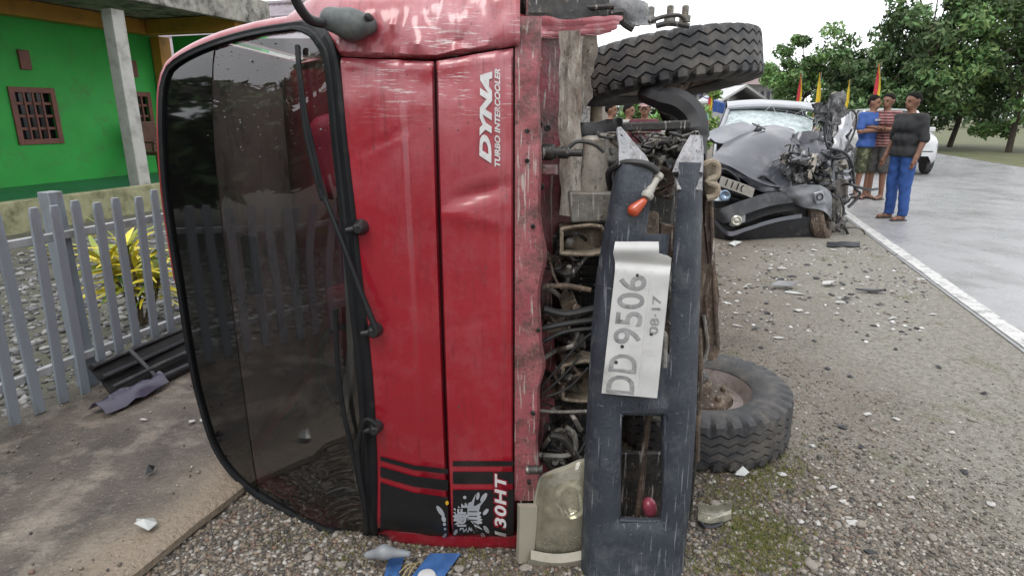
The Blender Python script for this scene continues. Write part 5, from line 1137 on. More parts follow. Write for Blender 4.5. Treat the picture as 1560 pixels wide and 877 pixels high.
for pts_, r_ in (([(1284, 178), (1296, 168), (1305, 178), (1300, 205), (1284, 232), (1266, 240)], .011), ([(1268, 150), (1262, 175), (1256, 205), (1262, 228)], .012), ([(1262, 226), (1285, 232), (1298, 250), (1302, 285), (1310, 296), (1292, 316)], .017), ([(1250, 232), (1268, 240), (1292, 246), (1296, 280)], .012), ([(1266, 318), (1276, 330), (1272, 345), (1284, 355)], .014), ([(1280, 300), (1286, 322), (1276, 340)], .010)):
    b = B(); b.tube(smoothpts([PY(u, v, 7.35) for u, v in pts_], 5), r_, 6); b.build('torn_seal', carbk, car, smooth=True)
for k in range(46):
    u, v = rs.uniform(1195, 1295), rs.uniform(232, 350); pts_ = []
    if u < 1240 and v > 300: v -= 60
    for q in range(4): pts_.append(PY(u, v, rs.uniform(7.05, 7.5))); u += rs.randn() * 9; v += rs.randn() * 9
    b = B(); b.tube(smoothpts(pts_, 4), float(rs.choice([.006, .010, .016])), 6); b.build('torn_wire', [carbk, shred, greymetal, carbk][k % 4], car, smooth=True)
for k in range(24):
    u, v = rs.uniform(1195, 1292), rs.uniform(225, 345); w_ = rs.uniform(5, 13)
    if u < 1235 and v > 290: v = 285 - rs.rand() * 30
    crumpled('sheet_scrap', ((u - w_, v - 6), (u + w_, v - 8), (u + w_ * .8, v + 8), (u - w_ * .8, v + 7)), rs.uniform(7.1, 7.45), [shred, carbk, greymetal, silv][k % 4], 5, .07, 9, k, .006, car)
b = B(); G_ = [[PZ(1260 + 50 * s_ , 368 + 7 * t + .5 * math.sin(s_ * 9), .010 + .008 * abs(math.sin(s_ * 7 + t * 3))) for t in np.linspace(0, 1, 6)] for s_ in np.linspace(0, 1, 14)]; b.sheet(G_, .01)
o = b.build('torn_wheel_liner', carbk, smooth=True, off=PZ(1290, 370, 0)); tag(o, 'torn black wheel liner lying flat by the wrecked car corner', 'car part')

# ================================================================== white car parked on the road
def parked_car(loc, yaw, paint, label, L=4.1, Wd=1.65, Hh=1.5):
    root = thing('parked_car', loc, label, 'car'); ex = Vector((math.cos(yaw), math.sin(yaw), 0)); ey = Vector((-math.sin(yaw), math.cos(yaw), 0)); o0 = Vector(loc)
    def P(x, y, z): return o0 + ex * x + ey * y + Vector((0, 0, z))
    st = [(-2.05, .45, .72, .62), (-1.95, .28, .86, .74), (-1.3, .24, .98, .80), (-.6, .22, 1.0, .82), (.5, .22, 1.02, .82), (1.5, .24, 1.02, .81), (1.95, .30, .98, .76), (2.05, .45, .85, .68)]
    G_ = []
    for (y, zb, zt, hw) in st: G_.append([P(-hw * .9, y, zb), P(-hw, y, zb + .12), P(-hw, y, zt - .18), P(-hw * .94, y, zt - .02), P(-hw * .7, y, zt + .02), P(0, y, zt + .03), P(hw * .7, y, zt + .02), P(hw * .94, y, zt - .02), P(hw, y, zt - .18), P(hw, y, zb + .12), P(hw * .9, y, zb)])
    b = B(); G2 = grid_ctrl(G_, 3, 2); b.sheet(G2, .01)
    for e in (0, -1): b.add([p for p in G2[e]], [tuple(range(len(G2[e])))])
    b.build('body', paint, root, smooth=True, sharp=50)
    gh = [(-1.15, .99, .70), (-.55, 1.46, .58), (.2, Hh, .60), (1.2, 1.46, .58), (1.75, 1.0, .68)]
    V = []; 
    for (y, z, hw) in gh: V += [P(-hw, y, z), P(hw, y, z)]
    low = [P(-.74, -1.15, .98), P(.74, -1.15, .98), P(-.74, 1.75, .98), P(.74, 1.75, .98)]
    b = B(); b.add(V + low, [(0, 2, 3, 1), (8, 9, 7, 6), (0, 10, 12, 8, 6, 4, 2), (1, 3, 5, 7, 9, 13, 11)]); b.build('windows', M('car_glass_dark', (.02, .023, .025), rough=.08), root)
    b = B(); b.sheet([[V[2 * k] + Vector((0, 0, .012)), (V[2 * k] + V[2 * k + 1]) / 2 + Vector((0, 0, .04)), V[2 * k + 1] + Vector((0, 0, .012))] for k in (1, 2, 3)], .02); b.build('roof', paint, root, smooth=True)
    for s_ in (-1, 1):
        for a, c_ in ((V[0 if s_ < 0 else 1], V[2 if s_ < 0 else 3]), (V[6 if s_ < 0 else 7], V[8 if s_ < 0 else 9]), (P(s_ * .70, .2, .99), V[4 if s_ < 0 else 5])): b = B(); b.bar(a, c_, .06, .04); b.build('pillar', paint, root, bevel=.01)
        for y in (-1.3, 1.3):
            b = B(); b.lathe(P(s_ * .76, y, .30), ex, [(.17, -.09), (.26, -.09), (.30, -.06), (.30, .06), (.26, .09), (.17, .09)], 26); wh = b.build('wheel', tyrem, root, smooth=True)
            b = B(); b.lathe(P(s_ * .78, y, .30), ex * s_, [(.175, .05), (.175, .075), (.06, .06), (.05, .07)], 20); b.build('rim', silv, wh, smooth=True)
        b = B(); b.box(P(s_ * .58, -1.99, .68), (.28, .08, .14), rot=(0, 0, yaw)); b.build('headlight', M('lens_white', (.6, .66, .72)), root, bevel=.03)
        b = B(); b.box(P(s_ * .62, 2.0, .80), (.2, .08, .22), rot=(0, 0, yaw)); b.build('tail_light', M('tail_red', (.35, .02, .02), rough=.2), root, bevel=.03)
        b = B(); b.box(P(s_ * .90, -.75, 1.02), (.18, .07, .12), rot=(0, 0, yaw)); b.build('wing_mirror', paint, root, bevel=.025)
    return root
p = PZ(1335, 262, .006); parked_car((p.x + .55, p.y + 1.0, .006), -YAW, M('white_car_paint', (.72, .73, .74), (.66, .67, .68), rough=.3, coat=.4, scale=2), 'white car standing on the road behind the bystanders')

# ================================================================== people
skin = [M('skin_brown', (.26, .125, .075), (.20, .095, .058), rough=.55, scale=8), M('skin_tan', (.33, .17, .11), (.27, .135, .085), rough=.55, scale=8)]
hairm = M('black_hair', (.008, .007, .007), (.012, .011, .010), rough=.8, spec=.15, scale=30, bump=.6, bscale=80)
eyem = M('dark_eye', (.01, .008, .008), rough=.2)
def person(loc, yaw, H, label, arms='down', top=None, legs=None, short=True, head_yaw=0., sk=0, group=None, cap=None, sleeve=.75, shoe=None, res=.016, stance=.1, longsleeve=False):
    root = thing('person', loc, label, 'person', group); k_ = H / 1.68; cz, sz_ = math.cos(yaw), math.sin(yaw); o0 = Vector(loc)
    def W(V):
        V = np.asarray(V) * k_; return [o0 + Vector((x * cz - y * sz_, x * sz_ + y * cz, z)) for x, y, z in V]
    st = stance
    A = {'down': ((.25, .03, 1.10), (.255, -.06, .86)), 'crossed': ((.27, -.05, 1.12), (-.06, -.20, 1.14)), 'hips': ((.36, .08, 1.12), (.16, -.02, .98)), 'phone': ((.25, -.04, 1.10), (.10, -.24, 1.18))}[arms]
    legsf = []; 
    for s_ in (-1, 1):
        legsf += [caps((s_ * .085, 0, .90), (s_ * st, -.012, .48), .083, .056), caps((s_ * st, -.012, .48), (s_ * (st + .005), .02, .085), .055, .036), caps((s_ * (st + .005), .03, .04), (s_ * (st + .02), -.13, .03), .036, .03)]
    torso = [caps((-.075, 0, .94), (.075, 0, .94), .108), caps((-.06, 0, 1.08), (.06, 0, 1.08), .104), caps((-.095, .005, 1.26), (.095, .005, 1.26), .112), caps((-.15, .01, 1.37), (.15, .01, 1.37), .058)]
    hy = head_yaw; hd = lambda x, y, z: (x * math.cos(hy) - y * math.sin(hy), x * math.sin(hy) + y * math.cos(hy), z)
    headf = [caps((0, .01, 1.38), (0, -.005, 1.50), .055, .05), caps(hd(0, .012, 1.575), hd(0, .005, 1.605), .083), caps(hd(0, -.045, 1.515), hd(0, -.03, 1.54), .046), caps(hd(0, -.088, 1.575), hd(0, -.10, 1.55), .010, .014), caps(hd(-.078, .01, 1.565), hd(-.082, .015, 1.59), .016), caps(hd(.078, .01, 1.565), hd(.082, .015, 1.59), .016), caps(hd(-.03, -.07, 1.598), hd(.03, -.07, 1.598), .014)]
    armf = []; hands = []
    for s_ in (-1, 1):
        e, h_ = A; e = np.array((s_ * e[0], e[1], e[2])); h_ = np.array((s_ * h_[0], h_[1] - (.035 if (arms == 'crossed' and s_ > 0) else 0), h_[2] + (.03 if (arms == 'crossed' and s_ > 0) else 0))); sh = np.array((s_ * .185, .012, 1.365))
        d = (h_ - e) / np.linalg.norm(h_ - e); pal = h_ + d * .085; armf += [caps(sh, e, .055, .043), caps(e, h_, .041, .028), caps(h_, pal, .028, .030)]; hands.append((pal, d, s_))
    body = union(legsf + torso + headf + armf, .025); V, Fc = surfnet(body, (-.48, -.34, -.01), (.48, .24, 1.72), res); b = B(); b.add(W(V), Fc)
    for pal, d, s_ in hands:                                   # four fingers and a thumb rooted in each palm
        side = np.cross(d, (0, 1, .2)); side = side / np.linalg.norm(side); cu = np.array((0, -.35, -.2))
        for q in range(4): a0 = pal + side * (.017 * (q - 1.5)); a1 = a0 + d * .035; a2 = a1 + (d + cu * .6) * (.03 + .006 * (1.5 - abs(q - 1.5))); b.tube(W([a0, a1, a2]), [.009 * k_, .008 * k_, .006 * k_], 6)
        a0 = pal - d * .04 + side * .024 * s_; b.tube(W([a0, a0 + side * .02 * s_ + d * .02, a0 + side * .022 * s_ + d * .045]), [.011 * k_, .009 * k_, .007 * k_], 6)
    bo = b.build('body', skin[sk], root, smooth=True, sharp=180)
    for s_ in (-1, 1): b = B(); q = W([hd(s_ * .031, -.078, 1.578)])[0]; b.lathe(q, (0, 0, 1), [(.002, -.009 * k_), (.011 * k_, -.004), (.012 * k_, .004), (.002, .009 * k_)], 8); b.build('eye', eyem, bo, smooth=True)
    hf = union([caps(hd(0, .018, 1.59), hd(0, .008, 1.612), .091)], .01)
    def hairf(P):
        c_, s2 = math.cos(-hy), math.sin(-hy); yl = P[..., 0] * s2 + P[..., 1] * c_; return np.maximum(hf(P), -(P[..., 2] - 1.575 + (yl + .02) * .9 - np.minimum(0, 0)) + .028)
    V, Fc = surfnet(hairf, (-.14, -.14, 1.45), (.14, .15, 1.74), .013); b = B(); b.add(W(V), Fc); b.build('hair', hairm, bo, smooth=True, sharp=180)
    if cap:
        cf = union([caps(hd(0, .012, 1.60), hd(0, .01, 1.625), .098)], .01); br = caps(hd(0, -.09, 1.625), hd(0, -.16, 1.612), .05)
        def capf(P): return np.minimum(np.maximum(cf(P), 1.615 - P[..., 2]), np.maximum(br(P), np.abs(P[..., 2] - 1.62) - .010))
        V, Fc = surfnet(capf, (-.16, -.26, 1.55), (.16, .26, 1.76), .012); b = B(); b.add(W(V), Fc); b.build('cap', cap, root, smooth=True, sharp=60)
    # shirt
    tf = [caps((-.085, .0, .90), (.085, .0, .90), .128), caps((-.075, 0, 1.08), (.075, 0, 1.08), .122), caps((-.10, .005, 1.26), (.10, .005, 1.26), .130), caps((-.15, .01, 1.37), (.15, .01, 1.37), .072)]
    for s_ in (-1, 1):
        e = np.array((s_ * A[0][0], A[0][1], A[0][2])); sh = np.array((s_ * .185, .012, 1.365)); tf.append(caps(sh, sh + (e - sh) * sleeve, .070, .062))
        if longsleeve: h_ = np.array((s_ * A[1][0], A[1][1], A[1][2])); tf.append(caps(e, h_, .058, .042))
    tfu = union(tf, .03)
    def shirt(P): return np.maximum(np.maximum(tfu(P) + .004 * np.sin(P[..., 2] * 24 + P[..., 0] * 38 + 2 * np.sin(P[..., 0] * 11)) + .003 * np.sin(P[..., 2] * 51 - P[..., 1] * 44), .86 - P[..., 2]), P[..., 2] - 1.425)
    V, Fc = surfnet(shirt, (-.48, -.34, .82), (.48, .24, 1.46), res); b = B(); b.add(W(V), Fc); shirt_o = b.build('shirt', top, root, smooth=True, sharp=50)
    lf_ = [caps((-.085, 0, .90), (.085, 0, .90), .112)]; zc = .44 if short else .06
    for s_ in (-1, 1):
        lf_.append(caps((s_ * .09, 0, .84), (s_ * st, -.012, .50), .100, .092 if short else .078)); lf_.append(caps((s_ * st, -.012, .50), (s_ * (st + .005), .02, .08), .09 if short else .075, .062))
    lu = union(lf_, .02)
    def trous(P): return np.maximum(np.maximum(lu(P) + .003 * np.sin(P[..., 2] * 21 + P[..., 0] * 34 + 2 * np.sin(P[..., 2] * 9)) + .003 * np.sin(P[..., 2] * 47 - P[..., 1] * 50), zc - P[..., 2]), P[..., 2] - .93)
    V, Fc = surfnet(trous, (-.4, -.25, zc - .05), (.4, .25, 1.04), res); b = B(); b.add(W(V), Fc); b.build('shorts' if short else 'trousers', legs, root, smooth=True, sharp=50)
    for s_ in (-1, 1):
        b = B(); x = s_ * (st + .012); b.prism(W([(x + px_, py_, .0) for px_, py_ in ((-.045, .06), (.045, .06), (.05, -.08), (.035, -.16), (-.035, -.16), (-.05, -.08))]), (0, 0, .018 * k_)); b.tube(W([(x - .045, -.08, .02), (x, -.07, .075), (x + .045, -.08, .02)]), .008, 6); b.build('sandal', shoe or blackpl, root, bevel=.004)
    return root, shirt_o, W
def camo_extra(N, L, tc, vec, nz, rmp, mix, c, b): c = mix(rmp(nz(9, 3), .5, .54), c, (.035, .04, .02)); return mix(rmp(nz(13, 2), .56, .6), c, (.14, .14, .08))
def plaid_extra(N, L, tc, vec, nz, rmp, mix, c, b):
    for d, s_ in (('X', 60), ('Z', 60)):
        wv = N.new('ShaderNodeTexWave'); wv.bands_direction = d; wv.inputs['Scale'].default_value = 7; wv.inputs['Distortion'].default_value = 1.5; L.new(vec, wv.inputs['Vector']); c = mix(rmp(wv.outputs['Fac'], .62, .8), c, (.06, .03, .03) if d == 'X' else (.30, .16, .15))
    return c
def stripe_extra(N, L, tc, vec, nz, rmp, mix, c, b):
    wv = N.new('ShaderNodeTexWave'); wv.bands_direction = 'X'; wv.inputs['Scale'].default_value = 9; L.new(vec, wv.inputs['Vector']); return mix(rmp(wv.outputs['Fac'], .7, .8), c, (.18, .19, .2))
bluet = M('blue_tshirt', (.05, .13, .42), (.04, .10, .34), rough=.85, scale=5); camo = M('camo_shorts', (.075, .085, .045), (.06, .07, .035), rough=.9, scale=6, extra=camo_extra)
plaid = M('red_plaid', (.20, .05, .05), (.15, .035, .04), rough=.85, scale=5, extra=plaid_extra); greysh = M('grey_shorts', (.085, .078, .075), (.065, .06, .058), rough=.9); blacks = M('black_shirt', (.020, .021, .023), (.03, .03, .032), rough=.85); bluep = M('blue_trousers', (.03, .10, .36), (.02, .075, .27), rough=.8, scale=5)
strip_m = M('striped_dark_shirt', (.03, .033, .04), (.02, .022, .027), rough=.85, extra=stripe_extra)
def face(loc, deg): return R(deg)
p = PZ(1310, 302, .006); r1, sh1, W1 = person((p.x, p.y, .006), R(18), 1.66, 'man in blue T-shirt and camouflage shorts standing with arms crossed', 'crossed', bluet, camo, True, R(25), 1, sleeve=.8)
b = B()
for k in range(7): b.prism(W1([(-.09 + k * .026, -.142, 1.285), (-.072 + k * .026, -.142, 1.285), (-.072 + k * .026, -.142, 1.315), (-.09 + k * .026, -.142, 1.315)]), (0, -.008, 0))
b.build('chest_print', M('white_print', (.7, .72, .74), rough=.8), sh1)
p = PZ(1330, 303, .006); person((p.x, p.y, .006), R(-62), 1.68, 'man in red plaid shirt and grey shorts beside the blue T-shirt', 'crossed', plaid, greysh, True, 0, 0, sleeve=.95)
p = PZ(1350, 334, .006); person((p.x + .10, p.y, .006), R(-78), 1.63, 'man in black long shirt and blue trousers with his back to the road edge', 'down', blacks, bluep, False, R(-8), 0, sleeve=1.0, shoe=M('sandal_dark', (.05, .05, .055), rough=.6), stance=.11, longsleeve=False)
p = PY(1269, 178, 11.5); person((p.x, p.y, .006), R(10), 1.72, 'man in striped dark shirt and light cap behind the wrecked car', 'hips', strip_m, greysh, False, R(10), 0, cap=M('tan_cap', (.40, .33, .24), rough=.8), res=.02)
gap = [(931, 9.6, 1.54, M('olive_shirt', (.09, .08, .06), rough=.9), 70, None, 'man in olive shirt seen beneath the upper truck wheel'), (958, 9.9, 1.53, M('white_shirt', (.62, .61, .58), rough=.85), 60, None, 'man in white shirt seen beneath the upper truck wheel'), (982, 9.5, 1.54, M('maroon_shirt', (.15, .03, .05), rough=.85), -20, M('pink_cap', (.52, .33, .33), rough=.8), 'man in maroon shirt and pink cap seen beneath the upper truck wheel')]
for (u, Y_, H, sm, yw, cp, lab) in gap:
    p = PY(u, 176, Y_); person((p.x, p.y, 0), R(yw), H, lab, 'down', sm, greysh, False, 0, 1, cap=cp, res=.02)
# small roadside things seen through the gap
def simple_thing(name, label, cat, group=None): return None

# ================================================================== trees, far buildings, flags
leafm = {}
def leaf_mat(name, c1, c2):
    if name in leafm: return leafm[name]
    m = attr_mat(name, .6); bs = m.node_tree.nodes['Principled BSDF']; leafm[name] = m
    return m
def tree(name, base, H, crown, n_cl, per_cl, label, tone=(.05, .10, .03), seed=1, leaf=.13, group=None, trunk_r=.12, c0=.35):
    r = np.random.RandomState(seed); root = thing(name, base, label, 'tree', group); o0 = Vector(base); b = B()
    tp = o0 + Vector((r.randn() * .15, r.randn() * .15, H * .62)); b.tube(smoothpts([o0, o0.lerp(tp, .5) + Vector((r.randn() * .1, r.randn() * .1, 0)), tp], 5), [trunk_r * (1 - .6 * i / 10) for i in range(11)], 10)
    cl = []
    for k in range(n_cl):
        a = r.rand() * 6.28; ph = math.acos(2 * r.rand() - 1); rr = r.rand() ** .4
        cl.append((o0 + Vector((crown[0] * rr * math.cos(a) * math.sin(ph), crown[1] * rr * math.sin(a) * math.sin(ph), H * c0 + (H * (1 - c0)) * (.5 + .5 * rr * math.cos(ph)))), r.uniform(.5, 1.15)))
    for q in range(0, n_cl, max(1, n_cl // 14)):
        st_ = o0.lerp(tp, r.uniform(.45, 1)); b.tube(smoothpts([st_, st_.lerp(cl[q][0], .5) + Vector((0, 0, .12)), cl[q][0]], 4), [trunk_r * .4 * (1 - .8 * i / 8) for i in range(9)], 6)
    b.build('trunk', M('bark', (.09, .07, .05), (.06, .05, .04), rough=.9, bump=.5), root, smooth=True)
    N_ = n_cl * per_cl; C = np.repeat(np.array([tuple(c_) for c_, _ in cl]), per_cl, 0); Sg = np.repeat(np.array([s_ for _, s_ in cl]), per_cl)
    g = r.randn(N_, 3); g /= np.linalg.norm(g, axis=1, keepdims=True); g *= (r.rand(N_, 1) ** .45); P = C + g * (Sg[:, None] * np.array([.62, .62, .45]) * (crown[0] / 2.2))
    P[:, 2] = np.maximum(P[:, 2], base[2] + .25)
    t1 = r.randn(N_, 3); t1 /= np.linalg.norm(t1, axis=1, keepdims=True); t2 = r.randn(N_, 3); t2 -= t1 * (t1 * t2).sum(1, keepdims=True); t2 /= np.linalg.norm(t2, axis=1, keepdims=True); L_ = leaf * (.6 + .8 * r.rand(N_, 1))
    V = np.stack([P - t1 * L_, P + t2 * L_ * .42, P + t1 * L_, P - t2 * L_ * .42], 1).reshape(-1, 3) - np.array(base)
    me = bpy.data.meshes.new('crown'); me.vertices.add(N_ * 4); me.vertices.foreach_set('co', V.reshape(-1)); me.loops.add(N_ * 4); me.loops.foreach_set('vertex_index', np.arange(N_ * 4)); me.polygons.add(N_); me.polygons.foreach_set('loop_start', np.arange(0, N_ * 4, 4)); me.update()
    at = me.color_attributes.new('tone', 'FLOAT_COLOR', 'POINT'); cc_ = np.repeat(np.array([.55 + .9 * r.rand() for _ in range(n_cl)]), per_cl); T = 1.55 * np.array(tone)[None] * (cc_ * (.7 + .6 * r.rand(N_)))[:, None]; T[:, 0] *= (.8 + .5 * r.rand(N_)); C4 = np.ones((N_ * 4, 4)); C4[:, :3] = np.repeat(T, 4, 0); at.data.foreach_set('color', C4.reshape(-1))
    me.materials.append(leaf_mat('leaf', None, None)); link('crown', me, root); return root
def at(u, Y): p = PY(u, 176, Y); return (p.x, p.y, 0.)
tree('broadleaf_tree', at(1220, 30), 5.3, (2.0, 2.0), 56, 200, 'round mid green tree between the wreck and the pale building', (.065, .125, .035), 2, .11, c0=.18)
tree('broadleaf_tree', at(1318, 27), 4.6, (2.3, 2.2), 60, 180, 'dark green tree standing behind the red and yellow flags', (.04, .075, .025), 3, .12, c0=.12)
tree('tall_tree', at(1400, 25), 7.4, (2.1, 2.0), 60, 190, 'tall loose crowned tree above the bystanders', (.055, .10, .035), 4, .12, c0=.1)
tree('broadleaf_tree', at(1455, 28), 6.4, (2.8, 2.4), 60, 180, 'wide dark tree on the far roadside right of the bystanders', (.045, .085, .03), 5, .13, c0=.04)
tree('broadleaf_tree', at(1548, 24), 6.8, (2.8, 2.4), 60, 180, 'large green tree on the far roadside past the wide dark tree', (.055, .10, .03), 6, .13, c0=.04)
tree('small_tree', at(1066, 15), 1.95, (.75, .7), 26, 120, 'small fresh green tree behind the upper truck wheel', (.10, .17, .04), 7, .06, c0=.3, trunk_r=.04)
tree('small_tree', at(1004, 17), 2.2, (.9, .8), 26, 120, 'leafy shrub seen beneath the upper truck wheel', (.07, .13, .035), 8, .07, c0=.1, trunk_r=.04)
tree('small_tree', at(948, 19), 2.3, (.9, .9), 26, 120, 'dark shrub behind the men beneath the upper truck wheel', (.04, .08, .025), 9, .07, c0=.1, trunk_r=.04)
for q, (x_, y_, h_, lab) in enumerate(((-6.5, -1.2, 6.0, 'yard tree beyond the fence level with the camera'), (-8.2, 2.4, 6.5, 'yard tree close before the green house porch'), (-6.0, -5.2, 6.2, 'yard tree beyond the fence behind the camera'), (-2.5, -9.0, 6.0, 'tree on the verge well behind the camera'))):
    tree('yard_tree', (x_, y_, .03 if q < 3 else 0.), h_ * .62, (2.6, 2.6), 70, 170, lab, (.045, .085, .028), 30 + q, .14, c0=.02)
tree('broadleaf_tree', at(1150, 60), 6.2, (3.0, 2.5), 40, 120, 'hazy tree behind the pale building', (.08, .13, .06), 10, .2, c0=.2, trunk_r=.15)
# far wood as one mass
r = np.random.RandomState(20); n_ = 16000; X = r.uniform(-60, 130, n_); top_ = np.array([3.0 + 1.6 * nzv(x * .12, 4) + .9 * nzv(x * .5, 7) for x in X]); Pn = np.stack([X, 75 + 3 * r.randn(n_), top_ * r.rand(n_) ** .7], 1); t1 = r.randn(n_, 3); t2 = r.randn(n_, 3)
V = np.stack([Pn - t1 * .2, Pn + t2 * .15, Pn + t1 * .2, Pn - t2 * .15], 1).reshape(-1, 3); me = bpy.data.meshes.new('far_wood'); me.from_pydata(V.tolist(), [], [(4 * i, 4 * i + 1, 4 * i + 2, 4 * i + 3) for i in range(n_)])
at_ = me.color_attributes.new('tone', 'FLOAT_COLOR', 'POINT'); C4 = np.ones((n_ * 4, 4)); C4[:, :3] = np.repeat(np.array([(.06, .10, .04)]) * (.6 + .8 * r.rand(n_, 1)), 4, 0); at_.data.foreach_set('color', C4.reshape(-1)); me.materials.append(leaf_mat('leaf', None, None)); o = link('far_wood', me); tag(o, 'far line of green woodland along the horizon', 'wood', kind='stuff')

bd = thing('long_building', at(1120, 40), 'white two tone building with pinkish tiled roof beyond the wreck', 'building')
def bx(b, u0, u1, Y0, Y1, z0, z1): a, c_ = PY(u0, 176, Y0).x, PY(u1, 176, Y0).x; return b.box(((a + c_) / 2, (Y0 + Y1) / 2, (z0 + z1) / 2), (c_ - a, Y1 - Y0, z1 - z0))
b = B(); bx(b, 1030, 1186, 40, 48, 0, 3.2); b.build('wall', M('pale_wall2', (.62, .61, .60), (.54, .53, .52), rough=.8), bd)
xa, xb_ = PY(1022, 176, 39.4).x, PY(1194, 176, 39.4).x; b = B(); b.prism([(xa, 39.3, 3.18), (xa, 44, 4.6), (xa, 48.7, 3.18), (xa, 44, 4.45)], (xb_ - xa, 0, 0)); b.build('roof', M('pinkish_tile', (.30, .22, .22), (.24, .17, .17), rough=.8, scale=3), bd)
for k in range(16):
    b = B(); u = 1036 + k * 9.2; bx(b, u, u + 5.5, 39.93, 39.98, 1.9, 2.9); wv = b.build('window', M('win_frame', (.45, .42, .42), rough=.7), bd); b = B(); bx(b, u + .8, u + 4.7, 39.90, 39.92, 2.0, 2.8); b.build('pane', M('win_pane', (.12, .12, .14), rough=.2), wv)
sh = thing('gabled_shed', at(1130, 33), 'low white gable roofed shed in front of the long building', 'shed')
b = B(); bx(b, 1100, 1162, 33, 37, 0, 2.0); b.build('wall', M('shed_wall', (.55, .55, .56), rough=.8), sh)
xa, xm, xb_ = PY(1096, 176, 32.8).x, PY(1132, 176, 32.8).x, PY(1168, 176, 32.8).x; b = B(); b.prism([(xa, 32.7, 2.0), (xm, 32.7, 2.75), (xb_, 32.7, 2.0), (xb_, 32.7, 2.12), (xm, 32.7, 2.87), (xa, 32.7, 2.12)], (0, 4.6, 0)); b.build('roof', M('shed_roof', (.66, .66, .67), (.56, .56, .57), rough=.5), sh)
b = B(); bx(b, 1124, 1138, 32.93, 32.99, 0, 1.8); b.build('door', M('shed_door', (.25, .25, .27), rough=.6), sh)
bt = thing('blue_tarp_awning', at(1095, 20), 'blue tarpaulin awning on poles left of the wrecked car', 'awning')
b = B(); p0 = PY(1084, 153, 20); p1 = PY(1106, 158, 20); b.sheet([[p0.lerp(p1, t) + Vector((0, 1.6 * q, .25 * q - .06 * math.sin(t * 3.1))) for t in np.linspace(0, 1, 8)] for q in (0, .5, 1)], .01); b.sheet([[p0.lerp(p1, t) + Vector((0, .03 * math.sin(t * 12), -.32 * q)) for t in np.linspace(0, 1, 14)] for q in (0, .5, 1)], .01); b.build('tarp', M('blue_tarp', (.03, .10, .34), (.02, .07, .26), rough=.5), bt, smooth=True)
for q in (p0, p1): b = B(); b.tube([(q.x, q.y + .05, 0), (q.x, q.y + .05, q.z)], .025, 8); b.build('pole', greymetal, bt)
sb = thing('banner_stand', at(1077, 14), 'red and yellow banner stand with green heading beside the wrecked car', 'banner')
for (v0, v1, m_, nm) in ((173, 184, M('banner_green', (.25, .5, .38), rough=.7), 'heading'), (184.2, 193, M('banner_red', (.5, .04, .07), rough=.7), 'upper_field'), (193.2, 203, M('banner_yellow', (.75, .5, .05), rough=.7), 'lower_field')):
    b = B(); pxpoly(b, [(1067, v0), (1080, v0), (1080, v1), (1067, v1)], 14, .02); b.build(nm, m_, sb)
b = B(); q = PY(1068, 176, 14.05); q2 = PY(1079, 176, 14.05); b.tube([(q.x, q.y, 0), (q.x, q.y, 1.4)], .015, 6); b.tube([(q2.x, q2.y, 0), (q2.x, q2.y, 1.4)], .015, 6); b.build('frame', greymetal, sb)
# feather flags
fr_, fy_ = M('flag_red', (.55, .03, .045), (.46, .025, .04), rough=.75), M('flag_yellow', (.78, .55, .03), (.68, .46, .03), rough=.75)
for (u, vt, Y_, left, right, lean, w_, lab) in ((1213, 113, 17, fr_, fy_, .0, 9, 'red and yellow feather flag before the round tree'), (1241, 111, 17.5, fy_, fy_, .05, 8, 'plain yellow feather flag beside the red and yellow one'), (1287, 122, 21, fy_, fy_, -.02, 5, 'small yellow feather flag behind the torn car pillar'), (1328, 97, 15, fr_, fy_, .04, 12, 'tall red and yellow feather flag behind the man in blue'), (1079, 132, 19, fr_, fy_, .02, 10, 'red and yellow feather flag left of the pale building')):
    bp = at(u, Y_); fl = thing('feather_flag', bp, lab, 'flag'); tp = PY(u, vt, Y_); hw = w_ / F * Y_ / 2
    b = B(); b.tube([bp, (bp[0] + hw * .6, bp[1] + .02, tp.z + .03)], [.02, .01], 8); b.build('pole', greymetal, fl, smooth=True)
    for sd, m_ in ((-1, left), (1, right)):
        G_ = []
        for i in range(15):
            t = i / 14; z = tp.z + (.55 - tp.z) * t; wv = min(1, .12 + t * 1.6); G_.append([Vector((bp[0] + lean * t + hw * wv * (q if sd > 0 else q - 1) * 1.0 + .02 * math.sin(t * 7), bp[1] + .04 * math.sin(t * 9 + q * 2), z)) for q in (0, .5, 1)])
        b = B(); b.sheet(G_, .004); b.build('cloth', m_, fl, smooth=True)
# utility pole of light colour behind the gap and a low stone gatepost
gp = thing('stone_gatepost', at(893, 13), 'rough grey stone gatepost seen beneath the upper truck wheel', 'gatepost')
b = B(); q = at(893, 13); b.box((q[0], q[1], .9), (.55, .5, 1.8)); b.build('post', M('rough_stone', (.34, .33, .31), (.16, .155, .15), rough=.9, scale=16, bump=1., bscale=30, contrast=(.42, .58)), gp, bevel=.03)
b = B(); b.box((q[0] + .42, q[1], .9), (.26, .3, 1.8)); b.build('pier', M('pier_plaster', (.42, .38, .33), rough=.85), gp, bevel=.01)

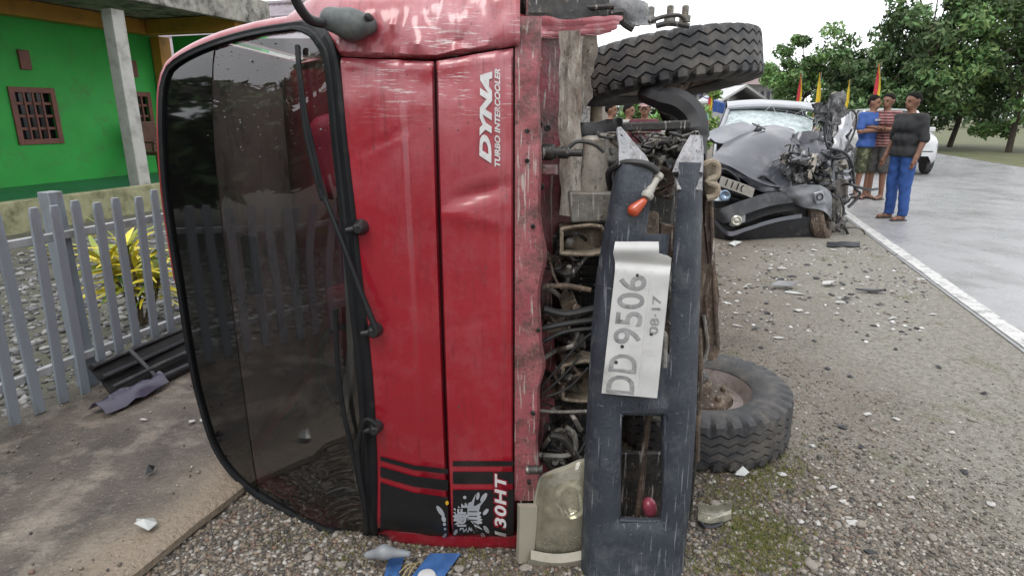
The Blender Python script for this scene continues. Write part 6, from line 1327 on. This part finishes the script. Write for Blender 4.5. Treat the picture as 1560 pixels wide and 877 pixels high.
# ================================================================== debris, each piece a thing
dm = {'black': carbk, 'white': M('white_shard', (.66, .65, .63), (.45, .44, .42), rough=.5), 'grey': M('grey_shard', (.30, .30, .31), (.2, .2, .21), rough=.45), 'clear': M('clear_shard', (.62, .64, .62), (.5, .52, .5), rough=.12, coat=.5), 'brown': rust}
def shard(u, v, w_, h_, kind, label, cat='debris', group=None, z0=0., a=None, tilt=.5, seed=None):
    r = np.random.RandomState(int(u * 7 + v)); p = PZ(u, v, z0); sc_ = w_ / F * (p - Vector((0, 0, CAM_Z))).length; d_ = h_ / F * (p - Vector((0, 0, CAM_Z))).length * 2.0; a = r.uniform(-.5, .5) if a is None else a
    n = 5 + int(r.rand() * 3); w_ = w_ * .85; pts = [(math.cos(t) * sc_ / 2 * r.uniform(.4, 1.15), math.sin(t) * d_ / 2 * r.uniform(.3, 1.15)) for t in np.linspace(0, 6.28, n + 1)[:-1]]
    V = []; ca, sa = math.cos(a), math.sin(a)
    for (x, y) in pts: V.append(Vector((x * ca - y * sa, x * sa + y * ca, .004 + abs(r.randn()) * sc_ * .12 * tilt)))
    cz_ = max(q.z for q in V) * .5 + .012 * tilt; b = B(); k = len(V); allv = V + [Vector((0, 0, cz_ + .004))]; th = Vector((0, 0, max(.002, sc_ * .03)))
    b.add([p + q + th for q in allv], [(i, (i + 1) % k, k) for i in range(k)]); b.add([p + q for q in allv], [((i + 1) % k, i, k) for i in range(k)]); m0 = k + 1
    b.f += [(i, i + m0, (i + 1) % k + m0, (i + 1) % k) for i in range(k)]; b.m += [0] * k
    o = b.build('shard', dm[kind], off=Vector((p.x, p.y, z0))); tag(o, label, cat, group); return o
gB, gW = 'black plastic shards on the verge', 'white shards on the verge'
LB, LW = 'small black plastic shard on the gravel verge', 'small white shard on the gravel verge'
for (u, v, w_, h_) in ((1112, 428, 8, 3), (1126, 427, 7, 3), (1166, 439, 14, 5), (1190, 426, 10, 6), (1205, 422, 15, 4), (1245, 425, 16, 6), (1183, 424, 12, 5), (1234, 455, 12, 3), (1282, 434, 18, 5), (1170, 478, 10, 5), (1150, 502, 20, 4), (1340, 465, 14, 3), (1168, 463, 9, 4), (1290, 456, 22, 4), (1365, 533, 8, 5), (1295, 574, 8, 5), (1260, 562, 9, 5), (1284, 651, 14, 7), (1312, 682, 12, 6), (1255, 743, 10, 6), (1325, 842, 14, 8), (1160, 530, 12, 4), (1240, 520, 8, 4), (1318, 415, 12, 3), (1228, 404, 12, 3), (1264, 404, 10, 3), (1430, 560, 12, 5), (1470, 720, 14, 6), (1500, 600, 10, 4)):
    shard(u, v, w_, h_, 'black', LB, 'plastic shard', gB)
for (u, v, w_, h_) in ((1122, 498, 18, 3), (1140, 435, 16, 4), (1190, 410, 20, 4), (1240, 382, 12, 5), (1270, 382, 14, 3), (1175, 410, 14, 3), (1215, 474, 16, 5), (1230, 478, 10, 4), (1275, 479, 12, 3), (1280, 462, 16, 3), (1360, 486, 20, 4), (1205, 622, 12, 5), (1322, 632, 18, 5), (1236, 680, 10, 5), (1190, 724, 14, 5), (1268, 744, 18, 4), (1285, 766, 12, 5), (1300, 798, 22, 7), (1220, 796, 12, 6), (1245, 798, 10, 6), (1200, 465, 8, 3), (1340, 770, 9, 5), (1185, 516, 16, 4), (1092, 460, 8, 4), (1120, 478, 10, 5), (1365, 640, 10, 5), (1420, 480, 14, 4), (1450, 660, 14, 5), (1390, 760, 14, 6), (1510, 770, 16, 6)):
    shard(u, v, w_, h_, 'white', LW, 'white shard', gW)
shard(1262, 435, 32, 9, 'white', 'largest white bumper shard on the verge near the road line', 'white shard', tilt=1)
shard(1328, 446, 52, 5, 'black', 'long thin black trim strip on the verge beside the road line', 'trim strip', a=-.2, tilt=.3)
shard(1196, 440, 40, 9, 'grey', 'heap of grey torn metal on the verge before the wreck', 'scrap', tilt=1.2)
shard(1212, 448, 30, 4, 'clear', 'pale metal rod beside the heap of grey torn metal', 'scrap', a=-.5)
shard(1118, 374, 24, 8, 'clear', 'crumpled pale fitting lying under the wrecked car bumper', 'car part', tilt=1.4)
shard(1130, 722, 22, 14, 'clear', 'crumpled silver foil fragment against the lower truck wheel', 'foil', tilt=1.6)
shard(222, 804, 38, 14, 'clear', 'crumpled clear plastic scrap lying on the concrete apron', 'plastic scrap', z0=.052, tilt=1.2)
shard(228, 721, 14, 8, 'black', 'small dark lump lying on the concrete apron', 'lump', z0=.052, tilt=2.)
shard(291, 643, 12, 5, 'white', 'white bird dropping like splash on the apron by the windscreen', 'splash', z0=.052, tilt=.2)
shard(310, 640, 9, 7, 'white', 'white flake on the apron touching the windscreen edge', 'flake', z0=.052, tilt=.2)
shard(220, 640, 12, 4, 'white', 'white flake on the apron near the black grille panel', 'flake', z0=.052, tilt=.2)
# broken lamp housing in the moss
b = B(); crq = [(1064, 762), (1112, 760), (1116, 790), (1088, 800), (1062, 792)]; P = [PZ(u, v, .02 + .035 * (i in (0, 1))) for i, (u, v) in enumerate(crq)]; b.prism(P, (0, .01, .02)); o0 = PZ(1090, 780, 0)
lamp = thing('broken_lamp_housing', o0, 'broken clear lamp housing lying in mossy gravel by the lower wheel', 'lamp housing')
G_ = [[PZ(1064 + 50 * s_, 765 + 30 * t + 4 * math.sin(s_ * 4), .012 + .035 * math.sin(math.pi * t) * (.5 + .5 * s_)) for t in np.linspace(0, 1, 7)] for s_ in np.linspace(0, 1, 9)]
b = B(); b.sheet(crumple(G_, .008, 22, 2, (0, 0, 1)), .003); b.build('lens', glass('lamp_scrap_glass', (.85, .85, .78), .08, body=(.5, .48, .38), bodyf=.45), lamp, smooth=True)
b = B(); b.tube(smoothpts([PZ(1066, 794, .012), PZ(1076, 802, .01), PZ(1096, 798, .012), PZ(1100, 786, .02)], 4), .008, 6); b.build('rim', carbk, lamp, smooth=True)
# blue sacking trapped under the cab
blm = M('blue_sacking', (.05, .16, .42), (.04, .12, .33), rough=.6, scale=18, dirt=(.2, .26, .36), damt=.3)
def cloth(name, poly, label, m=blm):
    a, b1, c1, d = [Vector((*q, 0)) for q in poly]; G_ = []
    for i in range(11):
        r_ = []
        for j in range(11):
            s_, t = i / 10, j / 10; q = (a.lerp(b1, s_)).lerp(d.lerp(c1, s_), t); r_.append(PZ(q.x, q.y, .010 + .008 * abs(math.sin(s_ * 5 + t * 2)) + .006 * nzv(s_ * 4, t * 4)))
        G_.append(r_)
    b = B(); b.sheet(G_, .003); c0 = PZ(c1.x, c1.y, 0); o = b.build(name, m, smooth=True, off=c0); tag(o, label, 'sack'); return o
cloth('blue_sack', ((655, 842), (702, 842), (672, 884), (618, 888)), 'wide blue sacking strip trapped under the fallen cab'); cloth('blue_sack', ((592, 850), (616, 848), (606, 886), (582, 888)), 'narrow blue sacking strip beside the mirror bracket on the ground')
b = B(); q = PZ(650, 880, .02); b.lathe(q, (0, 0, 1), [(.03, -.012), (.032, 0), (.026, .012), (.01, .016)], 18); o = b.build('white_lid', M('white_lid', (.8, .8, .79), rough=.4), smooth=True, off=Vector((q.x, q.y, 0))); tag(o, 'round white lid on the blue sacking under the cab', 'lid')
for k, (a_, c_) in enumerate((((608, 872), (634, 858)), ((612, 880), (630, 862)), ((618, 884), (642, 852)))):
    b = B(); p0 = PZ(*a_, .012); p1 = PZ(*c_, .02); b.tube(smoothpts([p0, p0.lerp(p1, .5) + Vector((0, 0, .012)), p1], 4), .0022, 6); o = b.build('straw', M('straw', (.45, .36, .18), rough=.8), off=Vector((p0.x, p0.y, 0))); tag(o, 'dry straw stalk between the two blue sacking strips', 'straw', 'straw stalks by the sacking')
# black grille panel thrown against the fence foot
gpn = thing('torn_grille_panel', RN(3.05, -2.66, .05), 'long torn black grille panel leaning at the foot of the fence', 'car part')
for k, (dn, z_) in enumerate(((.16, .07), (.10, .115), (.045, .16), (0., .205))):
    b = B(); P = [RN(2.0 + 1.7 * t, -2.72 + dn + .012 * math.sin(t * 6 + k), z_ - .0 + .015 * nzv(t * 3, k)) for t in np.linspace(0, 1, 14)]; b.tube(P, .016 if k else .022, 8, flat=.7); b.build('slat', carbk, gpn, smooth=True)
b = B(); b.sheet(crumple([[RN(2.0 + 1.7 * s_, -2.735 + .13 * t, .20 - .15 * t) for t in np.linspace(0, 1, 5)] for s_ in np.linspace(0, 1, 16)], .012, 8, 2, (0, 0, 1)), .006); b.build('backing', M('cavity_black', (.008, .008, .009)), gpn, smooth=True)
for t in (.12, .45, .8):
    b = B(); b.bar(RN(2.0 + 1.7 * t, -2.545, .065), RN(2.0 + 1.7 * t, -2.71, .215), .02, .012); b.build('brace', carbk, gpn)
b = B(); G_ = [[RN(1.85 + .35 * s_, -2.60 + .12 * t, .058 + .05 * math.sin(math.pi * t)) for t in np.linspace(0, 1, 7)] for s_ in np.linspace(0, 1, 8)]; b.sheet(crumple(G_, .025, 14, 6, (0, 0, 1)), .003); b.build('plastic_film', M('purple_film', (.05, .045, .08), (.09, .085, .13), rough=.2), gpn, smooth=True)
